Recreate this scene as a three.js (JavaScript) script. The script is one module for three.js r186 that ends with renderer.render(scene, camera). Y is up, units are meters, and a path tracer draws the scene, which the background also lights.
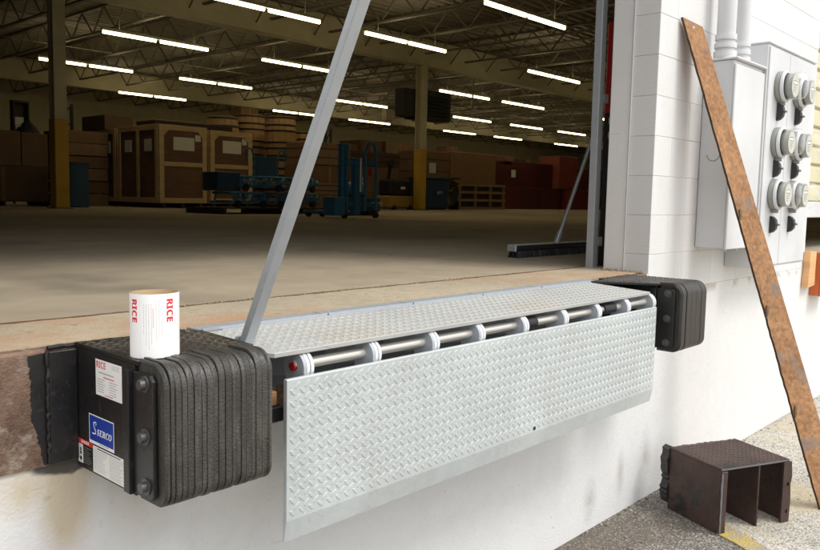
import * as THREE from 'three';
import { mergeGeometries, toCreasedNormals } from 'three/addons/utils/BufferGeometryUtils.js';
import { RectAreaLightUniformsLib } from 'three/addons/lights/RectAreaLightUniformsLib.js';
RectAreaLightUniformsLib.init();

// ---------------------------------------------------------------- camera, sky, sun, exposure
const scene = new THREE.Scene();
const camera = new THREE.PerspectiveCamera(38.51, 1024 / 687, 0.05, 600);
{
  const d = Math.PI / 180, yaw = 47.547 * d, pit = -5.592 * d, rol = 1.143 * d;
  camera.position.set(0, 1.585, 1.83);
  const fw = new THREE.Vector3(Math.sin(yaw) * Math.cos(pit), Math.sin(pit), -Math.cos(yaw) * Math.cos(pit));
  const r0 = new THREE.Vector3().crossVectors(fw, new THREE.Vector3(0, 1, 0)).normalize();
  const u0 = new THREE.Vector3().crossVectors(r0, fw);
  const r = r0.clone().multiplyScalar(Math.cos(rol)).addScaledVector(u0, Math.sin(rol));
  const u = u0.clone().multiplyScalar(Math.cos(rol)).addScaledVector(r0, -Math.sin(rol));
  camera.quaternion.setFromRotationMatrix(new THREE.Matrix4().makeBasis(r, u, fw.clone().negate()));
}
const SUN = new THREE.Vector3(0.20, 0.82, 0.54).normalize();
{
  const w = 256, h = 128, data = new Float32Array(w * h * 4);
  for (let j = 0; j < h; j++) for (let i = 0; i < w; i++) {
    const th = (j + 0.5) / h * Math.PI - Math.PI / 2, ph = ((i + 0.5) / w - 0.5) * 2 * Math.PI;
    const y = Math.sin(th), x = Math.cos(th) * Math.cos(ph), z = Math.cos(th) * Math.sin(ph);
    const c = x * SUN.x + y * SUN.y + z * SUN.z;
    const cl = 0.06 * Math.sin(5 * x + 3 * z + 2) * Math.sin(4 * z - 2 * y) + 0.04 * Math.sin(11 * x - 7 * z + 5 * y);
    let l = y > -0.02 ? (0.76 + 0.20 * Math.max(0, y)) * (1 + cl) + 0.9 * Math.pow(Math.max(0, c), 5) : 0.3;
    const k = (j * w + i) * 4; data[k] = l * 0.985; data[k + 1] = l; data[k + 2] = l * 1.03; data[k + 3] = 1;
  }
  const t = new THREE.DataTexture(data, w, h, THREE.RGBAFormat, THREE.FloatType);
  t.mapping = THREE.EquirectangularReflectionMapping; t.magFilter = t.minFilter = THREE.LinearFilter; t.needsUpdate = true;
  scene.background = t; scene.environment = t;
}
const sun = new THREE.DirectionalLight(new THREE.Color(1, 0.965, 0.91), 1.3);
sun.position.copy(SUN).multiplyScalar(30).add(new THREE.Vector3(3, 1, 0)); sun.target.position.set(3, 1, 0);
sun.castShadow = true; sun.shadow.radius = 34; sun.shadow.mapSize.set(2048, 2048);
Object.assign(sun.shadow.camera, { left: -14, right: 14, top: 14, bottom: -14, near: 1, far: 80 });
scene.add(sun, sun.target);
const renderer = new THREE.WebGLRenderer({ antialias: true });
renderer.toneMapping = THREE.LinearToneMapping;
renderer.toneMappingExposure = 1.4;
renderer.shadowMap.enabled = true; renderer.shadowMap.type = THREE.PCFSoftShadowMap;

// ---------------------------------------------------------------- helpers
let seed = 12345;
const rnd = () => { seed = (seed + 0x6D2B79F5) | 0; let t = Math.imul(seed ^ (seed >>> 15), 1 | seed); t = (t + Math.imul(t ^ (t >>> 7), 61 | t)) ^ t; return ((t ^ (t >>> 14)) >>> 0) / 4294967296; };
const rr = (a, b) => a + (b - a) * rnd();
const V3 = (x, y, z) => new THREE.Vector3(x, y, z);
const hash = (x, y, s) => { let h = Math.imul(x, 374761393) ^ Math.imul(y, 668265263) ^ Math.imul(s, 974634727); h = Math.imul(h ^ (h >>> 13), 1274126177); return ((h ^ (h >>> 16)) >>> 0) / 4294967296; };
const sm = t => t * t * (3 - 2 * t), clamp = (x, a = 0, b = 1) => Math.min(b, Math.max(a, x)), mix = (a, b, t) => a + (b - a) * t;
function vn(u, v, px, py, s) {                       // tileable value noise
  const x = u * px, y = v * py, xi = Math.floor(x), yi = Math.floor(y), fx = sm(x - xi), fy = sm(y - yi);
  const m = (a, p) => ((a % p) + p) % p, x0 = m(xi, px), x1 = m(xi + 1, px), y0 = m(yi, py), y1 = m(yi + 1, py);
  return mix(mix(hash(x0, y0, s), hash(x1, y0, s), fx), mix(hash(x0, y1, s), hash(x1, y1, s), fx), fy);
}
function fbm(u, v, p, o, s, q = p) { let a = 0, w = 0.5, n = 0; for (let i = 0; i < o; i++) { a += w * vn(u, v, p << i, q << i, s + i); n += w; w *= 0.55; } return a / n; }
const enc = x => { x = clamp(x); return Math.round(255 * (x <= 0.0031308 ? 12.92 * x : 1.055 * Math.pow(x, 1 / 2.4) - 0.055)); };
function tex(n, f, linear = false) {
  const d = new Uint8Array(n * n * 4);
  for (let j = 0; j < n; j++) for (let i = 0; i < n; i++) {
    const c = f((i + 0.5) / n, (j + 0.5) / n), k = (j * n + i) * 4;
    if (linear) { d[k] = d[k + 1] = d[k + 2] = Math.round(255 * clamp(c)); } else { d[k] = enc(c[0]); d[k + 1] = enc(c[1]); d[k + 2] = enc(c[2]); }
    d[k + 3] = 255;
  }
  const t = new THREE.DataTexture(d, n, n); t.wrapS = t.wrapT = THREE.RepeatWrapping; t.magFilter = THREE.LinearFilter; t.minFilter = THREE.LinearMipmapLinearFilter; t.generateMipmaps = true;
  if (!linear) t.colorSpace = THREE.SRGBColorSpace;
  t.needsUpdate = true; return t;
}
function tiled(t, m) { t.repeat.set(1 / m, 1 / m); return t; }
const lerp3 = (a, b, t) => [mix(a[0], b[0], t), mix(a[1], b[1], t), mix(a[2], b[2], t)];
const sc3 = (a, s) => [a[0] * s, a[1] * s, a[2] * s];
function M(o) { return new THREE.MeshStandardMaterial({ roughness: 0.8, metalness: 0, ...o }); }
const lin = (r, g, b) => new THREE.Color().setRGB(r, g, b);

function boxUV(g, off = 0) {                          // uv in metres, by the dominant axis of each face
  if (g.index) g = g.toNonIndexed();
  if (!g.attributes.normal) g.computeVertexNormals();
  const p = g.attributes.position, n = p.count, uv = new Float32Array(n * 2);
  const a = V3(), b = V3(), c = V3(), e = V3(), f = V3();
  for (let i = 0; i < n; i += 3) {
    a.fromBufferAttribute(p, i); b.fromBufferAttribute(p, i + 1); c.fromBufferAttribute(p, i + 2);
    e.subVectors(b, a); f.subVectors(c, a); e.cross(f);
    const ax = Math.abs(e.x), ay = Math.abs(e.y), az = Math.abs(e.z);
    [a, b, c].forEach((q, k) => {
      let s, t; if (ay >= ax && ay >= az) { s = q.x; t = q.z; } else if (ax >= az) { s = q.z; t = q.y; } else { s = q.x; t = q.y; }
      uv[(i + k) * 2] = s + off; uv[(i + k) * 2 + 1] = t + off * 0.73;
    });
  }
  g.setAttribute('uv', new THREE.BufferAttribute(uv, 2)); return g;
}
function bevelBox(w, h, d, b = 0.004) {               // chamfered box, 44 triangles
  const H = [w / 2, h / 2, d / 2]; b = Math.min(b, H[0] * 0.9, H[1] * 0.9, H[2] * 0.9);
  const pos = [], vert = (s, ax) => { const v = [0, 0, 0]; for (let k = 0; k < 3; k++) v[k] = s[k] * (H[k] - (k === ax ? 0 : b)); return v; };
  const tri = (p, q, r) => {
    const n = V3(q[0] - p[0], q[1] - p[1], q[2] - p[2]).cross(V3(r[0] - p[0], r[1] - p[1], r[2] - p[2]));
    const c = (p[0] + q[0] + r[0]) * n.x + (p[1] + q[1] + r[1]) * n.y + (p[2] + q[2] + r[2]) * n.z;
    if (c >= 0) pos.push(...p, ...q, ...r); else pos.push(...p, ...r, ...q);
  };
  const quad = (p, q, r, s) => { tri(p, q, r); tri(p, r, s); };
  for (let a = 0; a < 3; a++) {
    const u = (a + 1) % 3, v = (a + 2) % 3;
    for (const s of [-1, 1]) {
      const c = [[-1, -1], [1, -1], [1, 1], [-1, 1]].map(([i, j]) => { const q = [0, 0, 0]; q[a] = s; q[u] = i; q[v] = j; return vert(q, a); });
      quad(...c);
    }
    for (const s of [-1, 1]) for (const t of [-1, 1]) {   // edge along a
      const mk = (e, ax) => { const q = [0, 0, 0]; q[a] = e; q[u] = s; q[v] = t; return vert(q, ax); };
      quad(mk(-1, u), mk(1, u), mk(1, v), mk(-1, v));
    }
  }
  for (const i of [-1, 1]) for (const j of [-1, 1]) for (const k of [-1, 1]) tri(vert([i, j, k], 0), vert([i, j, k], 1), vert([i, j, k], 2));
  const g = new THREE.BufferGeometry(); g.setAttribute('position', new THREE.BufferAttribute(new Float32Array(pos), 3)); g.computeVertexNormals();
  return boxUV(g);
}
// box given by ranges
function bx(x0, x1, y0, y1, z0, z1, b = 0.004) { const g = b > 0 ? bevelBox(x1 - x0, y1 - y0, z1 - z0, b) : new THREE.BoxGeometry(x1 - x0, y1 - y0, z1 - z0); g.translate((x0 + x1) / 2, (y0 + y1) / 2, (z0 + z1) / 2); return boxUV(g); }
function bar(p, q, w, h = w, b = 0.002) {             // rectangular bar from p to q
  p = V3(...p); q = V3(...q); const d = q.clone().sub(p), L = d.length(); const g = bevelBox(w, L, h, b);
  g.applyMatrix4(new THREE.Matrix4().compose(p.clone().add(q).multiplyScalar(0.5), new THREE.Quaternion().setFromUnitVectors(V3(0, 1, 0), d.normalize()), V3(1, 1, 1))); return g;
}
function rod(p, q, r, seg = 10, r2 = r) { p = V3(...p); q = V3(...q); const d = q.clone().sub(p), L = d.length(); const g = new THREE.CylinderGeometry(r2, r, L, seg); g.applyMatrix4(new THREE.Matrix4().compose(p.clone().add(q).multiplyScalar(0.5), new THREE.Quaternion().setFromUnitVectors(V3(0, 1, 0), d.normalize()), V3(1, 1, 1))); return g; }
function tube(pts, r, seg = 24, rad = 7) { return new THREE.TubeGeometry(new THREE.CatmullRomCurve3(pts.map(p => V3(...p)), false, 'catmullrom', 0.1), seg, r, rad); }
function merge(gs) { gs = gs.map(g => { const h = g.index ? g.toNonIndexed() : g.clone(); for (const k of Object.keys(h.attributes)) if (!['position', 'normal', 'uv'].includes(k)) h.deleteAttribute(k); if (!h.attributes.uv) boxUV(h); return h; }); return mergeGeometries(gs); }
function prism(pts, depth, bev = 0) {                 // outline in xy, extruded along +z
  const s = new THREE.Shape(pts.map(p => new THREE.Vector2(...p)));
  return new THREE.ExtrudeGeometry(s, bev ? { depth: depth - 2 * bev, bevelEnabled: true, bevelThickness: bev, bevelSize: bev, bevelOffset: -bev, bevelSegments: 1 } : { depth, bevelEnabled: false });
}
const taken = {};
function numbered(n) { taken[n] = (taken[n] ?? -1) + 1; return taken[n] ? n + '_' + String(taken[n]).padStart(3, '0') : n; }
function shade(m) { m.castShadow = true; m.receiveShadow = true; return m; }
function part(parent, name, geo, mat, label) { const m = shade(new THREE.Mesh(Array.isArray(geo) ? merge(geo) : geo, mat)); m.name = name; if (label) m.userData.label = label; parent.add(m); return m; }
function thing(name, label, category, pos = [0, 0, 0], ry = 0, group) { const g = new THREE.Group(); g.name = numbered(name); g.position.set(...pos); g.rotation.y = ry; g.userData = { label, category }; if (group) g.userData.group = group; scene.add(g); return g; }
function struct(name, geo, mat) { const m = geo ? shade(new THREE.Mesh(Array.isArray(geo) ? merge(geo) : geo, mat)) : new THREE.Group(); m.name = name; m.userData.kind = 'structure'; scene.add(m); return m; }
function stuff(m) { m.userData.kind = 'stuff'; return m; }

// ---------------------------------------------------------------- materials
function scratches(n, s, lenMax, slope) { const L = []; for (let i = 0; i < n; i++) { const a = (hash(i, 1, s) - 0.5) * slope, l = lenMax * (0.2 + 0.8 * hash(i, 2, s)); L.push([hash(i, 3, s), hash(i, 4, s), l, Math.cos(a), Math.sin(a), 0.0006 + 0.0014 * hash(i, 5, s)]); }
  return (u, v) => { let m = 0; for (const [x, y, l, c, d, w] of L) { let dx = u - x, dy = v - y; dx -= Math.round(dx); dy -= Math.round(dy); const t = dx * c + dy * d; if (t < 0 || t > l) continue; const k = Math.abs(-dx * d + dy * c); if (k < w * 2) m = Math.max(m, clamp(1.5 - k / w) * (0.4 + 0.6 * vn(u, v, 90, 90, s))); } return m; }; }
const scW = scratches(9, 301, 0.05, 0.35), scP = scratches(40, 302, 0.22, 6.3);
const wallT = tiled(tex(1024, (u, v) => {
  const a = fbm(u, v, 4, 5, 1), s = fbm(u, v, 24, 3, 9), st = fbm(u, v, 10, 4, 21, 3);
  let c = sc3([0.80, 0.795, 0.78], 0.95 + 0.09 * (a - 0.5) + 0.05 * (s - 0.5));
  const d = clamp((st - 0.58) * 4) * 0.2; c = lerp3(c, [0.55, 0.47, 0.36], d); c = lerp3(c, [0.36, 0.31, 0.27], 0.22 * scW(u, v)); const run = clamp((fbm(u, v, 40, 3, 27, 2) - 0.66) * 6) * clamp((a - 0.48) * 5); c = lerp3(c, [0.50, 0.36, 0.22], 0.3 * run);
  if (vn(u, v, 220, 220, 5) > 0.93 && a > 0.5) c = lerp3(c, [0.42, 0.38, 0.33], 0.35); return c;
}), 2.6);
const wallB = tiled(tex(512, (u, v) => 0.6 * fbm(u, v, 12, 4, 31) + 0.4 * vn(u, v, 150, 150, 8), true), 0.8);
const whiteWall = M({ map: wallT, bumpMap: wallB, bumpScale: 0.0012, roughness: 0.82 });
const blockMats = [0, 1, 2].map(i => M({ map: wallT, bumpMap: wallB, bumpScale: 0.0014, roughness: 0.8, color: lin(1 - 0.02 * i, 1 - 0.02 * i, 1 - 0.018 * i) }));
const floorT = tiled(tex(1024, (u, v) => {
  const a = fbm(u, v, 3, 5, 41), b = fbm(u, v, 40, 3, 42), k = fbm(u, v, 4, 4, 47, 20);
  let c = lerp3([0.345, 0.278, 0.192], [0.51, 0.425, 0.30], clamp(a * 1.6 - 0.3)); c = sc3(c, 0.9 + 0.22 * (b - 0.5) + 0.2 * (k - 0.5));
  return lerp3(c, [0.13, 0.11, 0.09], clamp((fbm(u, v, 7, 4, 44) - 0.63) * 5) * 0.5);
}), 5.3);
const floorM = M({ map: floorT, roughness: 0.98, bumpMap: wallB, bumpScale: 0.001 });
const sillT = tiled(tex(1024, (u, v) => {
  const a = fbm(u, v, 4, 5, 51), b = fbm(u, v, 60, 3, 52), r = fbm(u, v, 3, 5, 53, 6);
  let c = sc3([0.49, 0.41, 0.29], 0.86 + 0.3 * (a - 0.5) + 0.25 * (b - 0.5)); c = lerp3(c, [0.46, 0.19, 0.07], clamp((r - 0.52) * 4.5) * 0.6);
  return lerp3(c, [0.2, 0.15, 0.1], clamp((b - 0.68) * 6) * 0.5);
}), 2.3);
const sillM = M({ map: sillT, roughness: 0.85, bumpMap: wallB, bumpScale: 0.003 });
const cell = (u, v, n, s) => { const x = u * n, y = v * n, xi = Math.floor(x), yi = Math.floor(y); let best = 9, id = 0; for (let a = -1; a < 2; a++) for (let b = -1; b < 2; b++) { const cx = xi + a, cy = yi + b, mx = (cx + n) % n, my = (cy + n) % n; const dx = cx + hash(mx, my, s) - x, dy = cy + hash(mx, my, s + 1) - y, d = dx * dx + dy * dy; if (d < best) { best = d; id = hash(mx, my, s + 2); } } return [Math.sqrt(best), id]; };
const asT = tex(1024, (u, v) => {
  const [d, id] = cell(u, v, 150, 61), a = fbm(u, v, 3, 5, 66), m = fbm(u, v, 14, 4, 67);
  let c = lerp3([0.18, 0.163, 0.138], [0.56, 0.52, 0.45], id * id); c = lerp3(c, [0.10, 0.085, 0.07], clamp((d - 0.42) * 3));
  c = sc3(c, 0.8 + 0.5 * (m - 0.5)); return lerp3(c, [0.13, 0.10, 0.075], clamp((a - 0.5) * 4) * 0.6);
});
tiled(asT, 1.5);
const apT = tiled(tex(1024, (u, v) => {
  const [d, id] = cell(u, v, 170, 261), a = fbm(u, v, 3, 5, 266), m = fbm(u, v, 12, 4, 267);
  let c = lerp3([0.25, 0.23, 0.19], [0.66, 0.62, 0.54], Math.sqrt(id)); c = lerp3(c, [0.16, 0.14, 0.11], clamp((d - 0.5) * 3) * 0.8);
  c = sc3(c, 0.86 + 0.4 * (m - 0.5)); return lerp3(c, [0.46, 0.37, 0.21], clamp((a - 0.52) * 5) * 0.55);
}), 1.7);
const asB = tiled(tex(1024, (u, v) => { const [d, id] = cell(u, v, 150, 61); return clamp((1 - d * 1.2) * (0.5 + 0.5 * id)); }, true), 1.5);
const asphalt = M({ map: asT, bumpMap: asB, bumpScale: 0.006, roughness: 0.95 });
const liptT = tiled(tex(512, (u, v) => { const a = fbm(u, v, 4, 5, 71), b = fbm(u, v, 50, 2, 72); const k = fbm(u, v, 6, 5, 78); let c = sc3([0.545, 0.58, 0.575], 0.93 + 0.26 * (a - 0.5) + 0.1 * (b - 0.5)); c = lerp3(c, [0.40, 0.40, 0.38], clamp((k - 0.56) * 4) * 0.35); return lerp3(c, [0.36, 0.34, 0.31], 0.35 * scP(u, v)); }), 0.9);
const greyPaint = M({ map: liptT, roughness: 0.42, metalness: 0.12, bumpMap: wallB, bumpScale: 0.0006 });
const deckT = tiled(tex(512, (u, v) => { const a = fbm(u, v, 4, 5, 73), b = fbm(u, v, 60, 2, 74), w = fbm(u, v, 5, 4, 76); let c = sc3([0.50, 0.50, 0.475], 0.9 + 0.2 * (a - 0.5) + 0.12 * (b - 0.5)); c = lerp3(c, [0.42, 0.34, 0.25], clamp((w - 0.54) * 4) * 0.5); return lerp3(c, [0.27, 0.24, 0.21], 0.45 * scP(v, u)); }), 0.9);
const deckM = M({ map: deckT, roughness: 0.55, metalness: 0.1 });
const galvT = tiled(tex(512, (u, v) => { const [d, id] = cell(u, v, 26, 81); return sc3([0.50, 0.53, 0.56], 0.96 + 0.06 * (id - 0.5) + 0.1 * (fbm(u, v, 6, 4, 83) - 0.5)); }), 0.6);
const galv = M({ map: galvT, roughness: 0.48, metalness: 0.45 });
const pipeM = M({ color: lin(0.70, 0.67, 0.61), roughness: 0.32, metalness: 0.55 });
const lugGrey = M({ map: galvT, color: lin(0.85, 0.86, 0.88), roughness: 0.55, metalness: 0.05 });
const lugWhite = M({ color: lin(0.78, 0.79, 0.79), roughness: 0.5 });
const blkT = tiled(tex(512, (u, v) => { const a = fbm(u, v, 5, 5, 91), b = fbm(u, v, 70, 2, 92); return lerp3([0.012, 0.0115, 0.0115], [0.08, 0.072, 0.064], clamp((a - 0.48) * 2) * 0.4 + clamp((b - 0.7) * 3) * 0.4); }), 0.7);
const blackPaint = M({ map: blkT, roughness: 0.38, bumpMap: wallB, bumpScale: 0.0008 });
const treadBlackT = tiled(tex(512, (u, v) => { const a = fbm(u, v, 6, 4, 95), b = fbm(u, v, 60, 2, 96); return lerp3([0.035, 0.031, 0.027], [0.24, 0.19, 0.145], clamp((a - 0.4) * 2) * 0.6 + clamp((b - 0.6) * 2) * 0.3); }), 0.7);
const treadBlack = M({ map: treadBlackT, roughness: 0.45 });
const rubT = tiled(tex(512, (u, v) => { const a = fbm(u, v, 30, 4, 101, 6), b = fbm(u, v, 90, 2, 102), s = fbm(u, v, 6, 4, 103); return lerp3([0.047, 0.043, 0.037], [0.15, 0.138, 0.118], clamp((a - 0.42) * 1.8) * 0.5 + clamp((b - 0.66) * 2.5) * 0.25 + clamp((s - 0.55) * 3) * 0.3); }), 0.4);
const rubB = tiled(tex(512, (u, v) => 0.6 * fbm(u, v, 40, 3, 105, 10) + 0.4 * vn(u, v, 128, 128, 107), true), 0.4);
const rubbers = [0, 1, 2, 3].map(i => M({ map: rubT, bumpMap: rubB, bumpScale: 0.0024, roughness: 0.42 + 0.05 * i, color: lin(1 - 0.09 * i, 1 - 0.09 * i, 1 - 0.09 * i) }));
const rubberDark = M({ map: rubT, bumpMap: rubB, bumpScale: 0.0008, roughness: 0.42, color: lin(0.4, 0.37, 0.35) });
const rustT = tiled(tex(512, (u, v) => { const a = fbm(u, v, 5, 5, 111), b = fbm(u, v, 48, 3, 112), k = fbm(u, v, 7, 4, 114); let c = lerp3([0.31, 0.155, 0.07], [0.46, 0.25, 0.12], clamp(a * 1.5 - 0.25)); c = sc3(c, 0.85 + 0.8 * (b - 0.5)); return lerp3(c, [0.22, 0.17, 0.14], clamp((k - 0.64) * 7) * 0.7); }), 0.8);
const rust = M({ map: rustT, roughness: 0.95, metalness: 0, bumpMap: rubB, bumpScale: 0.002 });
const rustDark = M({ map: rustT, color: lin(0.22, 0.24, 0.28), roughness: 0.7, metalness: 0.3, bumpMap: rubB, bumpScale: 0.003 });
const oldT = tiled(tex(512, (u, v) => { const a = fbm(u, v, 5, 5, 121), b = fbm(u, v, 50, 3, 122); let c = lerp3([0.045, 0.027, 0.022], [0.115, 0.068, 0.055], a); c = sc3(c, 0.85 + 0.4 * (b - 0.5)); return lerp3(c, [0.02, 0.018, 0.017], clamp((fbm(u, v, 4, 4, 125) - 0.6) * 6)); }), 0.5);
const oldSteel = M({ map: oldT, roughness: 0.55, metalness: 0.25, bumpMap: rubB, bumpScale: 0.001 });
const oldEdge = M({ color: lin(0.20, 0.20, 0.22), roughness: 0.45, metalness: 0.5 });
const chanT = tiled(tex(512, (u, v) => { const a = fbm(u, v, 6, 5, 131), b = fbm(u, v, 60, 3, 132), f = fbm(u, v, 24, 4, 134); let c = lerp3([0.115, 0.066, 0.042], [0.25, 0.16, 0.11], clamp(a * 1.6 - 0.3)); c = sc3(c, 0.85 + 0.5 * (b - 0.5)); c = lerp3(c, [0.40, 0.33, 0.27], clamp((f - 0.6) * 5) * 0.6); return lerp3(c, [0.09, 0.04, 0.025], clamp((0.38 - f) * 6) * 0.6); }), 0.7);
const chanM = M({ map: chanT, roughness: 0.85, bumpMap: rubB, bumpScale: 0.003 });
const woodT = tiled(tex(512, (u, v) => { const g = fbm(u, v, 4, 4, 141, 40), a = fbm(u, v, 3, 3, 142); return sc3([0.66, 0.49, 0.28], 0.75 + 0.4 * g + 0.25 * (a - 0.5)); }), 1.1);
const wood = M({ map: woodT, roughness: 0.8 });
const plyT = tiled(tex(512, (u, v) => { const g = fbm(u, v, 5, 4, 151, 26), a = fbm(u, v, 3, 3, 152); return sc3([0.18, 0.105, 0.066], 0.75 + 0.4 * g + 0.3 * (a - 0.5)); }), 1.3);
const ply = M({ map: plyT, roughness: 0.8 });
const cartT = tiled(tex(512, (u, v) => { const g = fbm(u, v, 4, 4, 161), b = fbm(u, v, 30, 2, 162, 90); return sc3([0.28, 0.175, 0.105], 0.8 + 0.35 * (g - 0.5) + 0.15 * b); }), 1.2);
const card = [[1, 1, 1], [0.75, 0.72, 0.7], [1.25, 1.15, 1.0], [0.5, 0.48, 0.5]].map(c => M({ map: cartT, color: lin(...c), roughness: 0.85 }));
const maroons = [[0.10, 0.022, 0.024], [0.075, 0.018, 0.022], [0.26, 0.075, 0.06], [0.17, 0.03, 0.03]].map(c => M({ map: cartT, color: lin(c[0] * 5, c[1] * 7, c[2] * 11), roughness: 0.5 }));
const flatT = tiled(tex(256, (u, v) => { const a = fbm(u, v, 4, 5, 171); return sc3([0.8, 0.8, 0.8], 0.86 + 0.25 * (a - 0.5)); }), 1.5);
const paint = (r, g, b, rough = 0.55, o = {}) => M({ map: flatT, color: lin(r * 1.25, g * 1.25, b * 1.25), roughness: rough, ...o });
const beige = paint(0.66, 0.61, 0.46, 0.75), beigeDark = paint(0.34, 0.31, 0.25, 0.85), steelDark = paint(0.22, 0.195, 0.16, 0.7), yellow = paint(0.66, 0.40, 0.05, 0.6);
const blueM = paint(0.055, 0.24, 0.42, 0.45), blueDark = paint(0.03, 0.09, 0.17, 0.5), dark = paint(0.02, 0.02, 0.022, 0.6), darkBrown = paint(0.07, 0.045, 0.03, 0.8);
const boxPaint = paint(0.78, 0.785, 0.79, 0.55), meterGrey = paint(0.33, 0.335, 0.30, 0.5), blackPlastic = paint(0.03, 0.03, 0.032, 0.45), paperM = M({ color: lin(0.78, 0.77, 0.73), roughness: 0.85 });
const steelBright = M({ color: lin(0.55, 0.55, 0.54), roughness: 0.35, metalness: 0.8 });
const boltM = M({ color: lin(0.10, 0.098, 0.095), roughness: 0.42, metalness: 0.4 });
const redPaint = paint(0.45, 0.02, 0.02, 0.4);  // plain red paint

// canvas prints -----------------------------------------------------------
function canvasTex(w, h, draw) { const c = document.createElement('canvas'); c.width = w; c.height = h; const x = c.getContext('2d'); draw(x, w, h); const t = new THREE.CanvasTexture(c); t.colorSpace = THREE.SRGBColorSpace; t.magFilter = THREE.LinearFilter; return t; }
const fine = (x, x0, y0, w, n, gap, col, th = 2) => { x.fillStyle = col; for (let i = 0; i < n; i++) { let p = x0; const end = x0 + w * (0.6 + 0.4 * hash(i, n, 3)); let k = 0; while (p < end) { const l = 4 + 14 * hash(i, k++, 7); x.fillRect(p, y0 + i * gap, Math.min(l, end - p), th); p += l + 4; } } };
function prismX(pts, x0, x1, bev = 0) { const g = prism(pts.map(([z, y]) => [-z, y]), x1 - x0, bev); g.translate(0, 0, bev); g.rotateY(Math.PI / 2); g.translate(x0, 0, 0); return boxUV(g); }
function prismY(pts, y0, y1, bev = 0) { const g = prism(pts.map(([x, z]) => [x, -z]), y1 - y0, bev); g.translate(0, 0, bev); g.rotateX(-Math.PI / 2); g.translate(0, y0, 0); return boxUV(g); }
function tread(u0, u1, v0, v1, inside = () => true, s = 0.031, h = 0.0016) {   // raised lozenges of chequer plate on the xy plane
  const pos = [], L = 0.0128, W = 0.0046, N = 8;
  const lug = (cx, cy, sg) => {
    const b = [], t = [], c = Math.SQRT1_2, d = c * sg;
    for (let k = 0; k < N; k++) { const a = k / N * 2 * Math.PI, e = Math.cos(a) * L, f = Math.sin(a) * W; b.push([cx + e * c - f * d, cy + e * d + f * c, 0]); t.push([cx + (e * c - f * d) * 0.72, cy + (e * d + f * c) * 0.72, h]); }
    for (let k = 0; k < N; k++) { const m = (k + 1) % N; pos.push(...b[k], ...b[m], ...t[m], ...b[k], ...t[m], ...t[k]); if (k > 0 && k < N - 1) pos.push(...t[0], ...t[k], ...t[m]); }
  };
  for (let j = 0; v0 + j * s / 2 < v1; j++) for (let i = 0; u0 + i * s < u1; i++) { const x = u0 + (i + (j % 2) * 0.5) * s, y = v0 + j * s / 2; if (x < u1 && inside(x, y)) lug(x, y, j % 2 ? 1 : -1); }
  const g = new THREE.BufferGeometry(); g.setAttribute('position', new THREE.BufferAttribute(new Float32Array(pos), 3)); g.computeVertexNormals(); return boxUV(g);
}
function hexBolt(r = 0.013, h = 0.011) {            // head pointing to -x, washer behind
  const a = new THREE.CylinderGeometry(r, r * 1.04, h, 6), w = new THREE.CylinderGeometry(r * 1.55, r * 1.55, 0.003, 16); a.translate(0, h / 2 + 0.003, 0); w.translate(0, 0.0015, 0);
  const g = merge([a, w]); g.rotateZ(Math.PI / 2); return g;
}
function jag(p, q, n, amp, s) { const o = []; for (let i = 0; i <= n; i++) { const t = i / n, k = (hash(i, s, 5) - 0.5) * 2 * amp + (vn(t, 0.37, Math.max(3, n >> 2), 1, s) - 0.5) * 2.4 * amp; const dx = q[0] - p[0], dy = q[1] - p[1], l = Math.hypot(dx, dy); o.push([p[0] + dx * t - dy / l * k, p[1] + dy * t + dx / l * k]); } return o; }

// ================================================================ SETTING
const FL = 1.22;
const ground = struct('ground', (() => { const g = new THREE.PlaneGeometry(600, 600, 1, 1); g.rotateX(-Math.PI / 2); return boxUV(g); })(), asphalt);

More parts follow.
